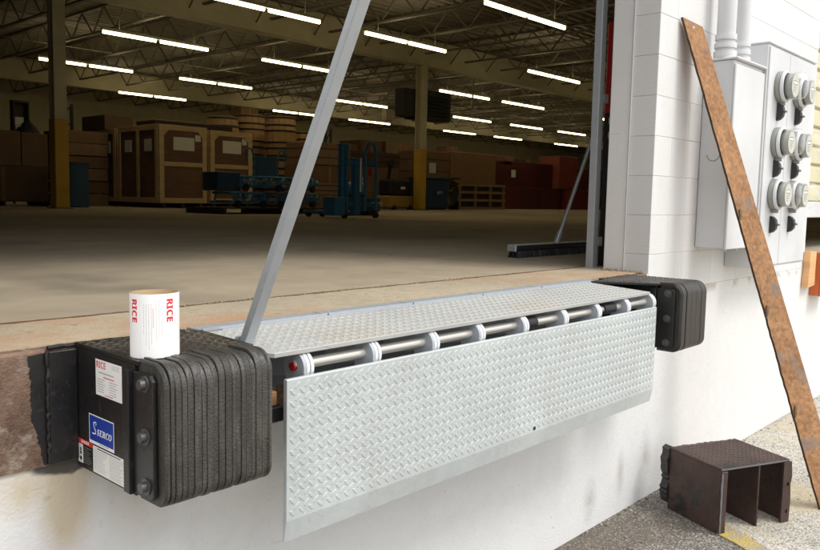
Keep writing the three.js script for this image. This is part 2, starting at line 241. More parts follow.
// ---- white dock wall: poured base, block piers, header
const WX0 = -12, WX1 = 34, D0 = 0.608, D1 = 3.824, E0 = 6.37, E1 = 9.6, TH = 0.24, HEAD = 4.27, TOP = 7.0, CO = 0.203, BY0 = 1.52 - 2 * CO;
const wall = thing('dock_wall', 'white painted block and concrete wall around the open dock door', 'wall');
part(wall, 'base', bx(WX0, 0, -0.4, BY0, -TH, 0, 0), whiteWall); part(wall, 'base', bx(7.2, WX1, -0.4, BY0, -TH, 0, 0), whiteWall);
{ // painted concrete with rust stains, overspray, scuffs and darker blobs low down
  const w = 2048, h = 512, d = new Uint8Array(w * h * 4), X1 = 7.2, Y0 = -0.1, Y1 = BY0;
  const blob = (x, y, cx, cy, rx, ry) => clamp(1 - Math.hypot((x - cx) / rx, (y - cy) / ry));
  for (let j = 0; j < h; j++) for (let i = 0; i < w; i++) {
    const u = (i + 0.5) / w, v = (j + 0.5) / h, x = u * X1, y = Y0 + v * (Y1 - Y0), su = x / 2.6, sv = y / 2.6;
    const a = fbm(su, sv, 4, 5, 1), f = fbm(su, sv, 48, 3, 402), g = fbm(su, sv, 160, 2, 403), st = fbm(su, sv, 30, 4, 404, 6);
    let c = sc3([0.785, 0.78, 0.765], 0.95 + 0.10 * (a - 0.5) + 0.06 * (f - 0.5) + 0.04 * (g - 0.5));
    const drip = Math.max(blob(x, y, 0.80, 0.86, 0.10, 0.20), 0.8 * blob(x, y, 0.70, 0.90, 0.12, 0.10), 0.5 * blob(x, y, 1.0, 0.84, 0.16, 0.22)); c = lerp3(c, [0.52, 0.38, 0.17], clamp(drip * 1.7 * (0.35 + 1.1 * st) - 0.15) * 0.62);
    const spr = blob(x, y, 0.79, 0.945, 0.13, 0.045); c = lerp3(c, [0.03, 0.03, 0.03], clamp((spr * 1.6 + f - 0.85) * 4) * 0.9);
    const sl = 0.552 + 0.012 * Math.sin(x * 3.1) + 0.006 * (fbm(su, 0.3, 40, 3, 407) - 0.5); if (x > 1.35 && x < 2.5) c = lerp3(c, [0.36, 0.24, 0.18], clamp(1 - Math.abs(y - sl) / (0.003 + 0.005 * st)) * clamp((f - 0.42) * 5) * 0.6 * clamp((2.5 - x) * 3) * clamp((x - 1.35) * 4));
    
    for (const [sx, sy, rx, ry] of [[3.32, 0.14, 0.09, 0.16], [3.62, 0.2, 0.06, 0.18], [3.9, 0.22, 0.10, 0.24], [4.3, 0.1, 0.2, 0.08]]) c = lerp3(c, [0.33, 0.30, 0.27], clamp(blob(x, y, sx, sy, rx, ry) * (0.3 + 1.2 * f) - 0.12) * 0.5);  // darker grainy blobs near the foot of the wall
    if (x > 4.1) c = lerp3(c, [0.40, 0.32, 0.25], clamp((y - 1.055) * 25) * clamp((f - 0.5) * 6) * 0.6);
    if (g > 0.76 && f > 0.55) c = lerp3(c, [0.45, 0.40, 0.35], 0.14);
    const k = (j * w + i) * 4; d[k] = enc(c[0]); d[k + 1] = enc(c[1]); d[k + 2] = enc(c[2]); d[k + 3] = 255;
  }
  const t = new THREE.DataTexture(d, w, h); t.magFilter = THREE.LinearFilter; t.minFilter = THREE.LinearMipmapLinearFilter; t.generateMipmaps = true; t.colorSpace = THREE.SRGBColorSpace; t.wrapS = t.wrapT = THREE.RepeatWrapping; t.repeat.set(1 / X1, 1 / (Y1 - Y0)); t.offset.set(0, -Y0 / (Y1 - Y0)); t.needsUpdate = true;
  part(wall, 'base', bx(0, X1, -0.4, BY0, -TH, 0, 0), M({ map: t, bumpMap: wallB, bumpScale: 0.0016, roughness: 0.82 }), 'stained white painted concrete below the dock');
}
part(wall, 'base', [bx(WX0, D0, BY0, FL - 0.004, -TH, 0, 0), bx(D0, D1, BY0, FL - 0.004, -TH, 0, 0)], whiteWall);
part(wall, 'pier', bx(WX0, D0, FL - 0.004, HEAD, -TH, 0, 0), whiteWall);
part(wall, 'header', bx(WX0, WX1, HEAD, TOP, -TH, 0, 0), whiteWall);
part(wall, 'pier', bx(E1, WX1, BY0, HEAD, -TH, 0, 0), whiteWall);
part(wall, 'sill', bx(E0, E1, BY0, FL - 0.004, -TH, 0, 0), whiteWall);
part(wall, 'mortar', bx(D1 + 0.006, E0 - 0.006, BY0, HEAD, -TH, -0.0035, 0), whiteWall);
{ // blocks of the pier between the two doors
  const gFull = bevelBox(0.4028, CO - 0.0012, 0.05, 0.0022), gHalf = bevelBox(0.2, CO - 0.0012, 0.05, 0.0022), gc = bevelBox(0.4028, CO - 0.0012, 0.135, 0.0022), gch = bevelBox(0.2, CO - 0.0012, 0.135, 0.0022);
  const rows = Math.ceil((HEAD - BY0) / CO - 0.05);
  for (let j = 0; j < rows; j++) {
    const y = BY0 + (j + 0.5) * CO; let x = D1, first = true;
    while (x < E0 - 0.05) {
      const half = (first && j % 2) || x + 0.404 > E0 + 0.02, w = half ? 0.202 : 0.404;
      const b = part(wall, 'block', first ? (half ? gch : gc) : (half ? gHalf : gFull), blockMats[Math.floor(rnd() * 3)]);
      b.position.set(x + w / 2, y, (first ? -0.0675 : -0.025) + rr(-0.0006, 0.0006)); b.rotation.y = rr(-0.001, 0.001);
      x += w; first = false;
    }
  }
}
part(wall, 'jamb_plaster', bx(D1 + 0.0, D1 + 0.03, FL - 0.002, HEAD - 0.004, -TH - 0.02, -0.141, 0.004), whiteWall);
part(wall, 'corner_bead', bx(D1 - 0.008, D1 + 0.012, FL - 0.002, HEAD - 0.005, -0.1405, -0.1345, 0.002), boxPaint);

// ---- floor, sill strip
const floor = struct('warehouse_floor', bx(-10, 62, 0.9, FL, -34.6, -TH - 0.0005, 0), floorM);
part(floor, 'threshold', bx(D0 + 0.002, D1 - 0.004, FL - 0.002, FL + 0.0005, -TH - 0.01, -0.001, 0), floorM);
part(floor, 'threshold', bx(E0 + 0.002, E1 - 0.004, FL - 0.002, FL + 0.0005, -TH - 0.01, -0.001, 0), floorM);
{
  const far = jag([D1 + 0.1, -0.385], [D0 - 0.2, -0.392], 70, 0.006, 3);
  part(floor, 'sill_strip', prismY([[D0 + 0.004, -0.03], [D1 - 0.006, -0.03], [D1 - 0.006, -TH - 0.022], [D1 + 0.1, -TH - 0.022], ...far, [D0 - 0.2, -TH - 0.022], [D0 + 0.004, -TH - 0.022]], FL + 0.0008, FL + 0.0048, 0), sillM, 'tan threshold strip stained with orange rust');
}
part(floor, 'joint_crust', prismY([...jag([D1 + 0.1, -0.397], [D0 - 0.2, -0.404], 140, 0.006, 23), ...jag([D0 - 0.2, -0.386], [D1 + 0.1, -0.379], 140, 0.005, 24)], FL + 0.001, FL + 0.0062), M({ map: sillT, color: lin(0.34, 0.27, 0.22), roughness: 0.95, bumpMap: rubB, bumpScale: 0.004 }), 'dark crumbled joint between floor and threshold strip');
{ // crumbs of broken concrete along the strip's edge and at the jamb foot
  const g = new THREE.IcosahedronGeometry(1, 0), n = 560, im = new THREE.InstancedMesh(g, M({ map: floorT, color: lin(0.75, 0.68, 0.6), roughness: 0.95 }), n), m = new THREE.Matrix4(), q = new THREE.Quaternion(), e = new THREE.Euler();
  for (let i = 0; i < n; i++) {
    let x, z, s = 0.0018 + 0.005 * Math.pow(rnd(), 3);
    if (i < 400) { x = rr(0.5, 4.3); z = -0.392 + (rnd() + rnd() - 1) * 0.02; if (fbm(x / 4, 0.3, 9, 2, 4) < 0.48) s *= 0.5; } else { x = 3.79 + rr(-0.06, 0.03) * rnd(); z = rr(-0.25, -0.02); s *= 1.3; }
    e.set(rnd() * 3, rnd() * 3, rnd() * 3); m.compose(V3(x, FL + 0.003 + s * 0.4, z), q.setFromEuler(e), V3(s * rr(0.8, 1.8), s * 0.7, s)); im.setMatrixAt(i, m);
  }
  im.name = 'concrete_crumbs'; im.userData = { kind: 'stuff', label: 'crumbs of broken concrete along the door sill', category: 'rubble' }; shade(im); scene.add(im);
}
{ // loose gravel on the asphalt by the wall
  const g = new THREE.IcosahedronGeometry(1, 0), n = 1500, im = new THREE.InstancedMesh(g, M({ color: lin(1, 1, 1), roughness: 0.95 }), n), m = new THREE.Matrix4(), q = new THREE.Quaternion(), e = new THREE.Euler(), c = new THREE.Color();
  for (let i = 0; i < n; i++) {
    const x = rr(2.7, 7.5), z = 0.012 + 1.1 * Math.pow(rnd(), 2.6), s = 0.0025 + 0.007 * Math.pow(rnd(), 3);
    e.set(rnd() * 3, rnd() * 3, rnd() * 3); m.compose(V3(x, s * 0.35, z), q.setFromEuler(e), V3(s * rr(0.8, 1.5), s * 0.75, s)); im.setMatrixAt(i, m);
    const k = rr(0.1, 0.42); im.setColorAt(i, c.setRGB(k, k * 0.9, k * 0.76));
  }
  im.name = 'loose_gravel'; im.userData = { kind: 'stuff', label: 'loose gravel and grit at the foot of the white wall', category: 'gravel' }; shade(im); scene.add(im);
}
{ // pale worn apron right of the yellow line
  const e = jag([4.75, 0.002], [3.82, 0.42], 40, 0.03, 41).concat(jag([3.82, 0.42], [3.2, 1.5], 40, 0.03, 42), jag([3.2, 1.5], [0.5, 6], 60, 0.05, 43));
  struct('apron', prismY([...e, [0.5, 60], [120, 60], [120, 0.002]], -0.05, 0.004), M({ map: apT, bumpMap: asB, bumpScale: 0.004, roughness: 0.95 }));
}
{ // worn yellow line
  const A = [3.905, 0.26], B = [3.60, 0.80], dx = B[0] - A[0], dz = B[1] - A[1], l = Math.hypot(dx, dz), nx = -dz / l * 0.055, nz = dx / l * 0.055;
  const P = [A[0] + dx * -0.2, A[1] + dz * -0.2], Q = [A[0] + dx * 2.4, A[1] + dz * 2.4];
  const e1 = jag([P[0] + nx, P[1] + nz], [Q[0] + nx, Q[1] + nz], 60, 0.006, 11), e2 = jag([Q[0] - nx, Q[1] - nz], [P[0] - nx, P[1] - nz], 60, 0.006, 12);
  const t = thing('painted_line', 'worn yellow painted line on the asphalt under the old bracket', 'road marking');
  const yT = tiled(tex(512, (u, v) => { const a = fbm(u, v, 8, 4, 181), [d, id] = cell(u, v, 90, 183); return lerp3([0.50, 0.36, 0.085], [0.33, 0.29, 0.23], clamp((a + 0.5 * id - 0.56) * 5)); }), 0.8);
  part(t, 'paint', prismY([...e1, ...e2], 0.0005, 0.0075), M({ map: yT, bumpMap: asB, bumpScale: 0.004, roughness: 0.9 }));
}

// ---- ceiling: corrugated deck, girders, open-web joists
const ceiling = struct('ceiling');
{
  const pr = []; const n = 116, z0 = -34.6, dz = 34.4 / n; const top = [], bot = [];
  for (let i = 0; i <= n; i++) { const z = z0 + i * dz; top.push([z, 6.42], [z + dz * 0.4, 6.42], [z + dz * 0.5, 6.48], [z + dz * 0.9, 6.48]); }
  for (let i = top.length - 1; i >= 0; i--) bot.push([top[i][0], top[i][1] + 0.03]);
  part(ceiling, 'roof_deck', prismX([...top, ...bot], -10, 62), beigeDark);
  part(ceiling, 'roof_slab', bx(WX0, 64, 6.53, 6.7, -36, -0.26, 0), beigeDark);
  for (const z of [-14.4, -28.4]) { part(ceiling, 'girder', [bx(-10, 62, 5.55, 5.6, z - 0.17, z + 0.17, 0.005), bx(-10, 62, 5.6, 6.3, z - 0.1, z + 0.1, 0), bx(-10, 62, 6.3, 6.34, z - 0.17, z + 0.17, 0.005)], beige); }
  const joist = L => { const gs = [bx(-0.06, 0.06, 6.36, 6.41, -L, 0, 0), bx(-0.05, 0.05, 5.74, 5.78, -L + 0.6, -0.6, 0)]; const n = Math.round(L / 0.62), s = L / n; for (let i = 0; i < n; i++) gs.push(bar([0, i % 2 ? 5.76 : 6.38, -i * s], [0, i % 2 ? 6.38 : 5.76, -(i + 1) * s], 0.03, 0.03, 0)); return merge(gs); };
  const bays = [[-0.3, 14.0], [-14.6, 13.7], [-28.6, 5.9]].map(([z, L]) => [z, joist(L)]);
  for (let x = 0.8; x < 61; x += 1.85) for (const [z, g] of bays) { const j = part(ceiling, 'joist', g, steelDark); j.position.set(x, 0, z); }
  for (const z of [-4, -7.5, -11, -18, -21.5, -25]) part(ceiling, 'bridging_rod', rod([-10, 5.79, z], [62, 5.79, z], 0.015, 5), steelDark);
}
struct('wall_back', bx(-10, 62, 0.9, 6.52, -34.9, -34.6, 0), paint(0.68, 0.63, 0.49, 0.8));
struct('wall_left', bx(-10.25, -10, 0.9, 6.52, -34.9, -TH - 0.001, 0), beige);
struct('wall_right', bx(62, 62.25, 0.9, 6.52, -34.9, -TH - 0.001, 0), beige);
part(wall, 'inner_wall', [bx(34, 62, 0.9, 6.52, -TH, -0.02, 0)], whiteWall);
for (const [x, z, lab] of [[7.24, -14.75, 'beige steel column with yellow base, nearer left, beside the crates'], [18.1, -14.4, 'beige steel column with yellow base beside the unit heater']]) {
  const t = thing('steel_column', lab, 'column', [x, FL, z], 0, 'warehouse columns');
  part(t, 'shaft', [bx(-0.13, 0.13, 1.84, 4.33, -0.125, -0.105, 0), bx(-0.13, 0.13, 1.84, 4.33, 0.105, 0.125, 0), bx(-0.012, 0.012, 1.84, 4.33, -0.105, 0.105, 0)], beige);
  part(t, 'yellow_guard', [bx(-0.145, 0.145, 0.02, 1.85, -0.14, 0.14, 0.012)], yellow, 'yellow painted lower part of the column');
  part(t, 'base_plate', bx(-0.2, 0.2, 0, 0.02, -0.2, 0.2, 0.003), steelDark);
}

// ================================================================ DOCK EDGE AND LEVELER
{
  const t = thing('edge_channel', 'rusty brown steel channel along the dock edge left of the leveler', 'steel channel');
  part(t, 'web', prismX([[0.0005, 0.945], [0.006, 0.945], [0.006, FL - 0.006], [0.0, FL + 0.001], [-0.028, FL + 0.001], [-0.028, FL - 0.004], [0.0005, FL - 0.012]], -3, 3.8), chanM);
}
const CX = 2.216;
const lev = thing('dock_leveler', 'grey steel edge-of-dock leveler with hanging chequer plate lip', 'dock leveler');
{
  // hinge bar, in five butted lengths as in the photograph
  const cuts = [1.142, 1.585, 1.97, 2.36, 2.76, 3.235];
  for (let i = 0; i < 5; i++) part(lev, 'hinge_bar', prismX([[-0.032, FL + 0.005], [0.036, FL + 0.005], [0.046, FL + 0.011], [0.046, FL + 0.001], [-0.032, FL + 0.001]].map(([z, y]) => [z, y + 0.001]), cuts[i] + 0.003, cuts[i + 1] - 0.003), galv);
  part(lev, 'hinge_tube', rod([1.2, FL - 0.006, 0.052], [3.235, FL - 0.006, 0.052], 0.012, 12), galv);
  // deck plate
  const th = Math.atan2(0.026, 0.245), dm = new THREE.Matrix4().makeTranslation(0, FL - 0.009, 0.056).multiply(new THREE.Matrix4().makeRotationX(th));
  const w = v => [1.137, mix(3.134, 3.225, v / 0.245)];
  const deck = part(lev, 'deck_plate', prismY([[1.137, 0], [3.134, 0], [3.225, 0.245], [1.185, 0.245], [1.137, 0.19]], 0, 0.013, 0.0015).applyMatrix4(dm), deckM);
  const tg = tread(1.15, 3.22, 0.012, 0.236, (x, y) => { const [a, b] = w(y); if (y > 0.17 && x < 1.2) return false; return x > a + 0.015 && x < b - 0.015; }); tg.scale(1, -1, 1);
  { const p = tg.attributes.position.array; for (let i = 0; i < p.length; i += 9) for (let k = 0; k < 3; k++) { const s = p[i + 3 + k]; p[i + 3 + k] = p[i + 6 + k]; p[i + 6 + k] = s; } tg.computeVertexNormals(); }
  tg.rotateX(-Math.PI / 2); tg.translate(0, 0.0128, 0); tg.applyMatrix4(dm);
  stuff(part(deck, 'tread_pattern', tg, deckM));
  // lip
  const LZ = 0.33, lx0 = 1.2, lx1 = 3.235;
  const lip = part(lev, 'lip_plate', prismX([[0.316, 1.13], [0.319, 1.134], [0.328, 1.134], [LZ, 1.131], [LZ, 0.772], [0.3195, 0.715], [0.316, 0.715]], lx0, lx1, 0.001), greyPaint, 'hanging grey chequer plate lip with smooth bevelled lower edge');
  const lg = tread(lx0 + 0.018, lx1 - 0.012, 0.79, 1.122); lg.translate(0, 0, LZ - 0.0002);
  stuff(part(lip, 'tread_pattern', lg, greyPaint));
  const hole = new THREE.CylinderGeometry(0.007, 0.007, 0.003, 14); hole.rotateX(Math.PI / 2); hole.translate(2.305, 0.785, LZ + 0.0007); part(lip, 'pin_hole', hole, dark);
  part(lip, 'stiffener', bx(lx0 + 0.04, lx1 - 0.04, 1.06, 1.075, 0.27, 0.3155, 0.002), lugGrey);
  // hinge lugs and rod
  part(lev, 'hinge_rod', rod([1.262, 1.152, 0.272], [3.27, 1.152, 0.272], 0.0145, 16), pipeM);
  const disc = (x, r, th) => { const g = new THREE.CylinderGeometry(r, r, th, 28); g.rotateZ(Math.PI / 2); g.translate(x, 1.147, 0.272); return g; };
  const arm = (x, th) => prismX([[0.272, 1.185], [0.312, 1.147], [0.3155, 1.09], [0.24, 1.09], [0.233, 1.147]], x - th / 2, x + th / 2);
  for (const x of [1.286, 1.532, 1.783, 2.012, 2.262, 2.523, 2.77, 3.013, 3.248]) {
    const l = part(lev, 'hinge_lug', [disc(x - 0.013, 0.041, 0.01), arm(x - 0.013, 0.006)], lugGrey);  // grey disc: shade of the side-facing lug face put into its colour
    part(l, 'collar', disc(x - 0.003, 0.0415, 0.009), lugWhite);
    part(l, 'collar', disc(x + 0.0115, 0.041, 0.009), lugWhite);
    part(l, 'spacer', disc(x + 0.0042, 0.034, 0.0055), lugGrey);
    part(lev, 'deck_lug', prismX([[0.06, 1.2], [0.26, 1.178], [0.285, 1.15], [0.26, 1.12], [0.06, 1.08]], x + 0.03, x + 0.042), lugGrey);
  }
  for (const [a, b] of [[2.285, 2.363], [2.853, 2.944]]) { const s = part(lev, 'dark_sleeve', rod([a, 1.152, 0.272], [b, 1.152, 0.272], 0.022, 18), dark); }
  part(lev, 'rod_end', rod([1.258, 1.15, 0.276], [1.274, 1.15, 0.276], 0.011, 12), redPaint, 'red painted end of the hinge rod');
  part(lev, 'back_plate', bx(1.14, 3.29, 1.03, 1.2, 0.008, 0.022, 0.002), M({ map: galvT, color: lin(0.35, 0.35, 0.36), roughness: 0.6 }));
  part(lev, 'support_bar', bx(1.122, 1.225, 1.018, 1.058, 0.23, 0.29, 0.003), blackPaint, 'black stop bar beside the bumper');
  part(lev, 'support_bar', bx(1.122, 1.21, 1.0585, 1.095, 0.235, 0.28, 0.003), rust, 'rusty bit of frame beside the bumper');
}

function bumper(label, side, cx, group) {           // side -1: outer face towards -x
  const t = thing('dock_bumper', label, 'dock bumper', [cx, 0, 0], 0, group), s = side, W = 0.143;
  const X = (a, b, ...r) => s < 0 ? bx(a, b, ...r) : bx(-b, -a, ...r);       // mirrored for the far bumper
  part(t, 'side_plate', X(-W, -W + 0.012, 0.93, FL - 0.002, 0.006, 0.285, 0.002), blackPaint);
  part(t, 'side_plate', X(W - 0.012, W, 0.93, FL - 0.002, 0.006, 0.285, 0.002), blackPaint);
  part(t, 'back_flange', X(-W - 0.065, -W - 0.0005, 0.95, FL - 0.004, 0.007, 0.019, 0.002), blackPaint);
  const inn = s < 0 ? W + 0.03 : 0.325, tp = [[-W, 0.002], [inn, 0.056], [W + 0.012, 0.3], [-W, 0.3]].map(([x, z]) => [x * -s, z]);
  const tpl = part(t, 'top_plate', prismY(s < 0 ? tp : tp.reverse(), FL - 0.001, FL + 0.009, 0.001), blackPaint);
  const tg = tread(-W + 0.012, inn, 0.014, 0.292, (x, y) => x < mix(inn, W + 0.012, clamp((y - 0.056) / 0.244)) - 0.02 && y > 0.012 + (x + W) * 0.1); tg.rotateX(-Math.PI / 2); tg.scale(s < 0 ? 1 : -1, 1, -1);
  { const p = tg.attributes.position.array; if (s < 0) for (let i = 0; i < p.length; i += 9) for (let k = 0; k < 3; k++) { const q = p[i + 3 + k]; p[i + 3 + k] = p[i + 6 + k]; p[i + 6 + k] = q; } tg.computeVertexNormals(); }
  tg.translate(0, FL + 0.0088, 0); stuff(part(tpl, 'tread_pattern', tg, treadBlack));
  // weld bead along the flange and the plate's back edge
  const pts = []; for (let i = 0; i <= 26; i++) pts.push([(-W - 0.067) * -s + rr(-0.003, 0.003), 0.95 + i * 0.0103, 0.012 + rr(-0.002, 0.002)]);
  part(t, 'weld_bead', tube(pts, 0.0055, 90, 6), blackPaint);
  const pt2 = []; for (let i = 0; i <= 26; i++) pt2.push([mix((-W - 0.065) * -s, 0.15 * -s, i / 26), FL + 0.002 + rr(0, 0.003), 0.004 + rr(-0.002, 0.003)]);
  part(t, 'weld_bead', tube(pt2, 0.005, 90, 6), blackPaint);
  // rubber laminations: each pad with its own rounded edges
  const N = s < 0 ? 19 : 5;
  const prof = (f, r, dy) => { const p = [], zb = 0.291, y0 = 0.925, y1 = FL + 0.012 + dy; p.push([zb, y0]); for (let k = 0; k <= 6; k++) { const a = -Math.PI / 2 + k / 6 * Math.PI / 2; p.push([f - r * 0.8 + r * 0.8 * Math.cos(a), y0 + r * 0.8 + r * 0.8 * Math.sin(a)]); } for (let k = 0; k <= 8; k++) { const a = k / 8 * Math.PI / 2; p.push([f - r + r * Math.cos(a), y1 - r + r * Math.sin(a)]); } p.push([zb, y1]); return p; };
  const ws = []; for (let i = 0; i < N; i++) ws.push(rr(0.75, 1.35)); const sw = ws.reduce((a, b) => a + b, 0); let xx = -W + 0.006;
  for (let i = 0; i < N; i++) {
    const j = s < 0 ? 1 : 0.2, f = 0.402 + rr(-0.0022, 0.0018) * j, x0 = xx, pw = 2 * (W - 0.006) * ws[i] / sw; xx += pw;
    part(t, 'rubber_pad', toCreasedNormals(prismX(prof(f, 0.05 + rr(-0.004, 0.005) * j, rr(-0.004, 0.004) * j), x0 + 0.0002, x0 + pw - (s < 0 ? rr(0.0003, 0.0011) : 0.0001), i === 0 || i === N - 1 ? (s < 0 ? 0.004 : 0.009) : s < 0 ? 0.0011 : 0.0008), 0.5), s < 0 ? rubbers[Math.floor(rnd() * 4)] : rubberDark);
  }
  // clamp angles with bolts on both ends
  for (const e of [-1, 1]) {
    const x0 = e < 0 ? -W - 0.006 : W + 0.001 - 0.003, pl = part(t, 'clamp_plate', prismX([[0.289, 0.94], [0.36, 0.94], [0.372, 0.952], [0.372, 1.196], [0.36, 1.208], [0.289, 1.208]], x0, x0 + 0.009, 0.0015), blackPaint);
    part(t, 'clamp_lip', prismX([[0.262, 0.938], [0.288, 0.938], [0.288, 1.21], [0.262, 1.21]], e < 0 ? x0 - 0.01 : x0, e < 0 ? x0 + 0.008 : x0 + 0.019, 0.002), blackPaint);
    for (const y of [1.188, 1.076, 0.968]) { const b = part(pl, 'bolt', hexBolt(0.0115, 0.012), boltM); if (e > 0) b.rotation.y = Math.PI; b.position.set(e < 0 ? x0 : x0 + 0.009, y, 0.342); b.rotation.x = y * 9; }
  }
  return t;
}
const bl = bumper('black laminated rubber dock bumper with stickers, near end of the leveler', -1, 0.966);
bumper('smooth black dock bumper with three bolts at the far end of the leveler', 1, 2 * CX - 0.966);
{ // stickers on the near bracket's side (plane x = 0.823, seen from -x)
  const plate = (name, z0, z1, y0, y1, t, label) => { const g = new THREE.PlaneGeometry(z1 - z0, y1 - y0); g.rotateY(-Math.PI / 2); g.translate(-0.1438, (y0 + y1) / 2, (z0 + z1) / 2); return part(bl, name, g, M({ map: t, roughness: 0.42 }), label); };
  plate('white_sticker', 0.111, 0.233, 1.124, 1.207, canvasTex(366, 249, (x, w, h) => {
    x.fillStyle = '#f1efec'; x.fillRect(0, 0, w, h); x.fillStyle = '#d3202f'; x.font = 'bold 62px sans-serif'; x.fillText('RICE', 8, 58);
    fine(x, 230, 18, 110, 3, 12, '#77777c', 3); fine(x, 40, 86, 280, 1, 14, '#55555a', 6); x.fillStyle = '#d3434e'; x.fillRect(110, 112, 150, 7);
    fine(x, 24, 134, 130, 6, 17, '#66666b', 4); fine(x, 190, 134, 140, 6, 17, '#66666b', 4); x.fillStyle = '#d3434e'; x.fillRect(130, 234, 110, 5);
  }), 'white sticker with red RICE heading');
  plate('blue_sticker', 0.073, 0.193, 1.003, 1.0725, canvasTex(360, 208, (x, w, h) => {
    x.fillStyle = '#f2f2f4'; x.fillRect(0, 0, w, h); x.fillStyle = '#1d3c9c'; x.fillRect(8, 8, w - 16, h - 30); fine(x, 150, 192, 170, 1, 9, '#777', 5);
    x.strokeStyle = '#fff'; x.lineWidth = 9; x.lineJoin = 'round'; x.beginPath(); x.moveTo(108, 52); x.lineTo(84, 52); x.quadraticCurveTo(64, 54, 70, 76); x.quadraticCurveTo(78, 96, 92, 106); x.quadraticCurveTo(104, 128, 84, 134); x.lineTo(46, 134); x.stroke();
    x.lineWidth = 5; x.beginPath(); x.moveTo(92, 72); x.lineTo(112, 60); x.stroke();
    x.fillStyle = '#fff'; x.font = 'italic bold 62px serif'; x.fillText('SERCO', 112, 136);
  }), 'blue sticker with white SERCO lettering');
  plate('warning_sticker', 0.012, 0.0885, 0.941, 1.002, canvasTex(230, 184, (x, w, h) => {
    x.fillStyle = '#1a1a1c'; x.fillRect(0, 0, w, h); x.fillStyle = '#e3e2df'; x.fillRect(6, 40, 78, h - 46); x.fillStyle = '#d8332c'; x.fillRect(0, 0, w, 36); x.fillStyle = '#fff'; x.font = 'bold 30px sans-serif'; x.fillText('DANGER', 54, 29);
    x.fillStyle = '#222'; x.beginPath(); x.arc(46, 78, 12, 0, 7); x.fill(); x.fillRect(34, 92, 24, 26); x.beginPath(); x.arc(46, 146, 16, 0, 7); x.fill(); fine(x, 96, 52, 118, 8, 16, '#a9a9a9', 4);
  }), 'black warning sticker with red heading');
  plate('data_sticker', 0.09, 0.258, 0.936, 0.9995, canvasTex(500, 190, (x, w, h) => {
    x.fillStyle = '#e9e8e4'; x.fillRect(0, 0, w, h); x.fillStyle = '#444'; x.fillRect(60, 10, 330, 7); fine(x, 14, 30, 200, 10, 15, '#8a8a8c', 3); x.strokeStyle = '#777'; x.lineWidth = 2; x.strokeRect(240, 28, 246, 148); for (let i = 1; i < 6; i++) { x.beginPath(); x.moveTo(240, 28 + i * 25); x.lineTo(486, 28 + i * 25); x.stroke(); } fine(x, 248, 38, 210, 6, 25, '#888', 4);
  }), 'white data sticker with small print');
  // black paint brushed past the flange onto the brown channel
  const o = [...jag([-0.22, 0.948], [-0.246, 1.06], 44, 0.0022, 5), ...jag([-0.246, 1.06], [-0.25, FL - 0.01], 60, 0.0022, 6), [-0.19, FL - 0.006], [-0.19, 0.952]];
  const g = prism(o, 0.0012); g.translate(0, 0, 0.0064); part(bl, 'paint_overrun', boxUV(g), blackPaint);
}
{ // roll of printed stickers
  const R = 0.0535, H = 0.139, t = thing('sticker_roll', 'white roll of stickers printed RICE standing on the near bumper', 'paper roll', [0.886, FL + 0.0105, 0.262], 0);
  const pt = canvasTex(1200, 460, (x, w, h) => {
    x.fillStyle = '#f4f3f1'; x.fillRect(0, 0, w, h); x.strokeStyle = '#dcdad6'; x.lineWidth = 2;
    for (let k = 0; k < 4; k++) {
      const ox = k * 300; x.save(); x.translate(ox + 214, 34); x.rotate(Math.PI / 2); x.fillStyle = '#d5273a'; x.font = 'bold 78px sans-serif'; x.fillText('RICE', 0, 0); x.strokeStyle = '#d5273a'; x.lineWidth = 3; x.strokeText('RICE', 0, 0); x.restore();
      x.save(); x.translate(ox + 195, 40); x.rotate(Math.PI / 2); fine(x, 0, 20, 300, 3, 22, '#b9b9bd', 4); fine(x, 30, 100, 340, 4, 20, '#b3b3b8', 4); x.fillStyle = '#e7a0a6'; x.fillRect(60, 86, 140, 5); x.restore();
      x.beginPath(); x.moveTo(ox + 2, 0); x.lineTo(ox + 2, h); x.stroke();
    }
  });
  const g = new THREE.CylinderGeometry(R, R, H, 64, 1, true); g.translate(0, H / 2, 0);
  const m = part(t, 'printed_wrap', g, M({ map: pt, roughness: 0.6, side: THREE.DoubleSide }), 'white printed outer wrap'); m.rotation.y = 2.05;
  const inn = new THREE.LatheGeometry([[R - 0.003, 0.0], [R - 0.0006, 0.0], [R - 0.0006, H], [R - 0.004, H - 0.0003], [R - 0.004, 0]].map(p => new THREE.Vector2(...p)), 64);
  part(t, 'core', inn, M({ color: lin(0.55, 0.40, 0.23), roughness: 0.85, side: THREE.DoubleSide }), 'tan cardboard core');
  t.scale.set(1, 1, 0.9);
}
{ // lift lever leaning outwards over the deck plate
  const t = thing('lift_lever', 'long pale grey steel lift lever standing up from the leveler', 'lever', [1.166, 1.2, 0.203]); t.rotation.x = Math.atan2(0.407, 0.79);
  part(t, 'bar', [bx(-0.0165, 0.0165, 0.0, 1.5, -0.011, 0.011, 0.0025)], galv);
  part(t, 'socket', bx(-0.026, 0.026, -0.006, 0.03, -0.018, -0.0125, 0.002), lugGrey);
}

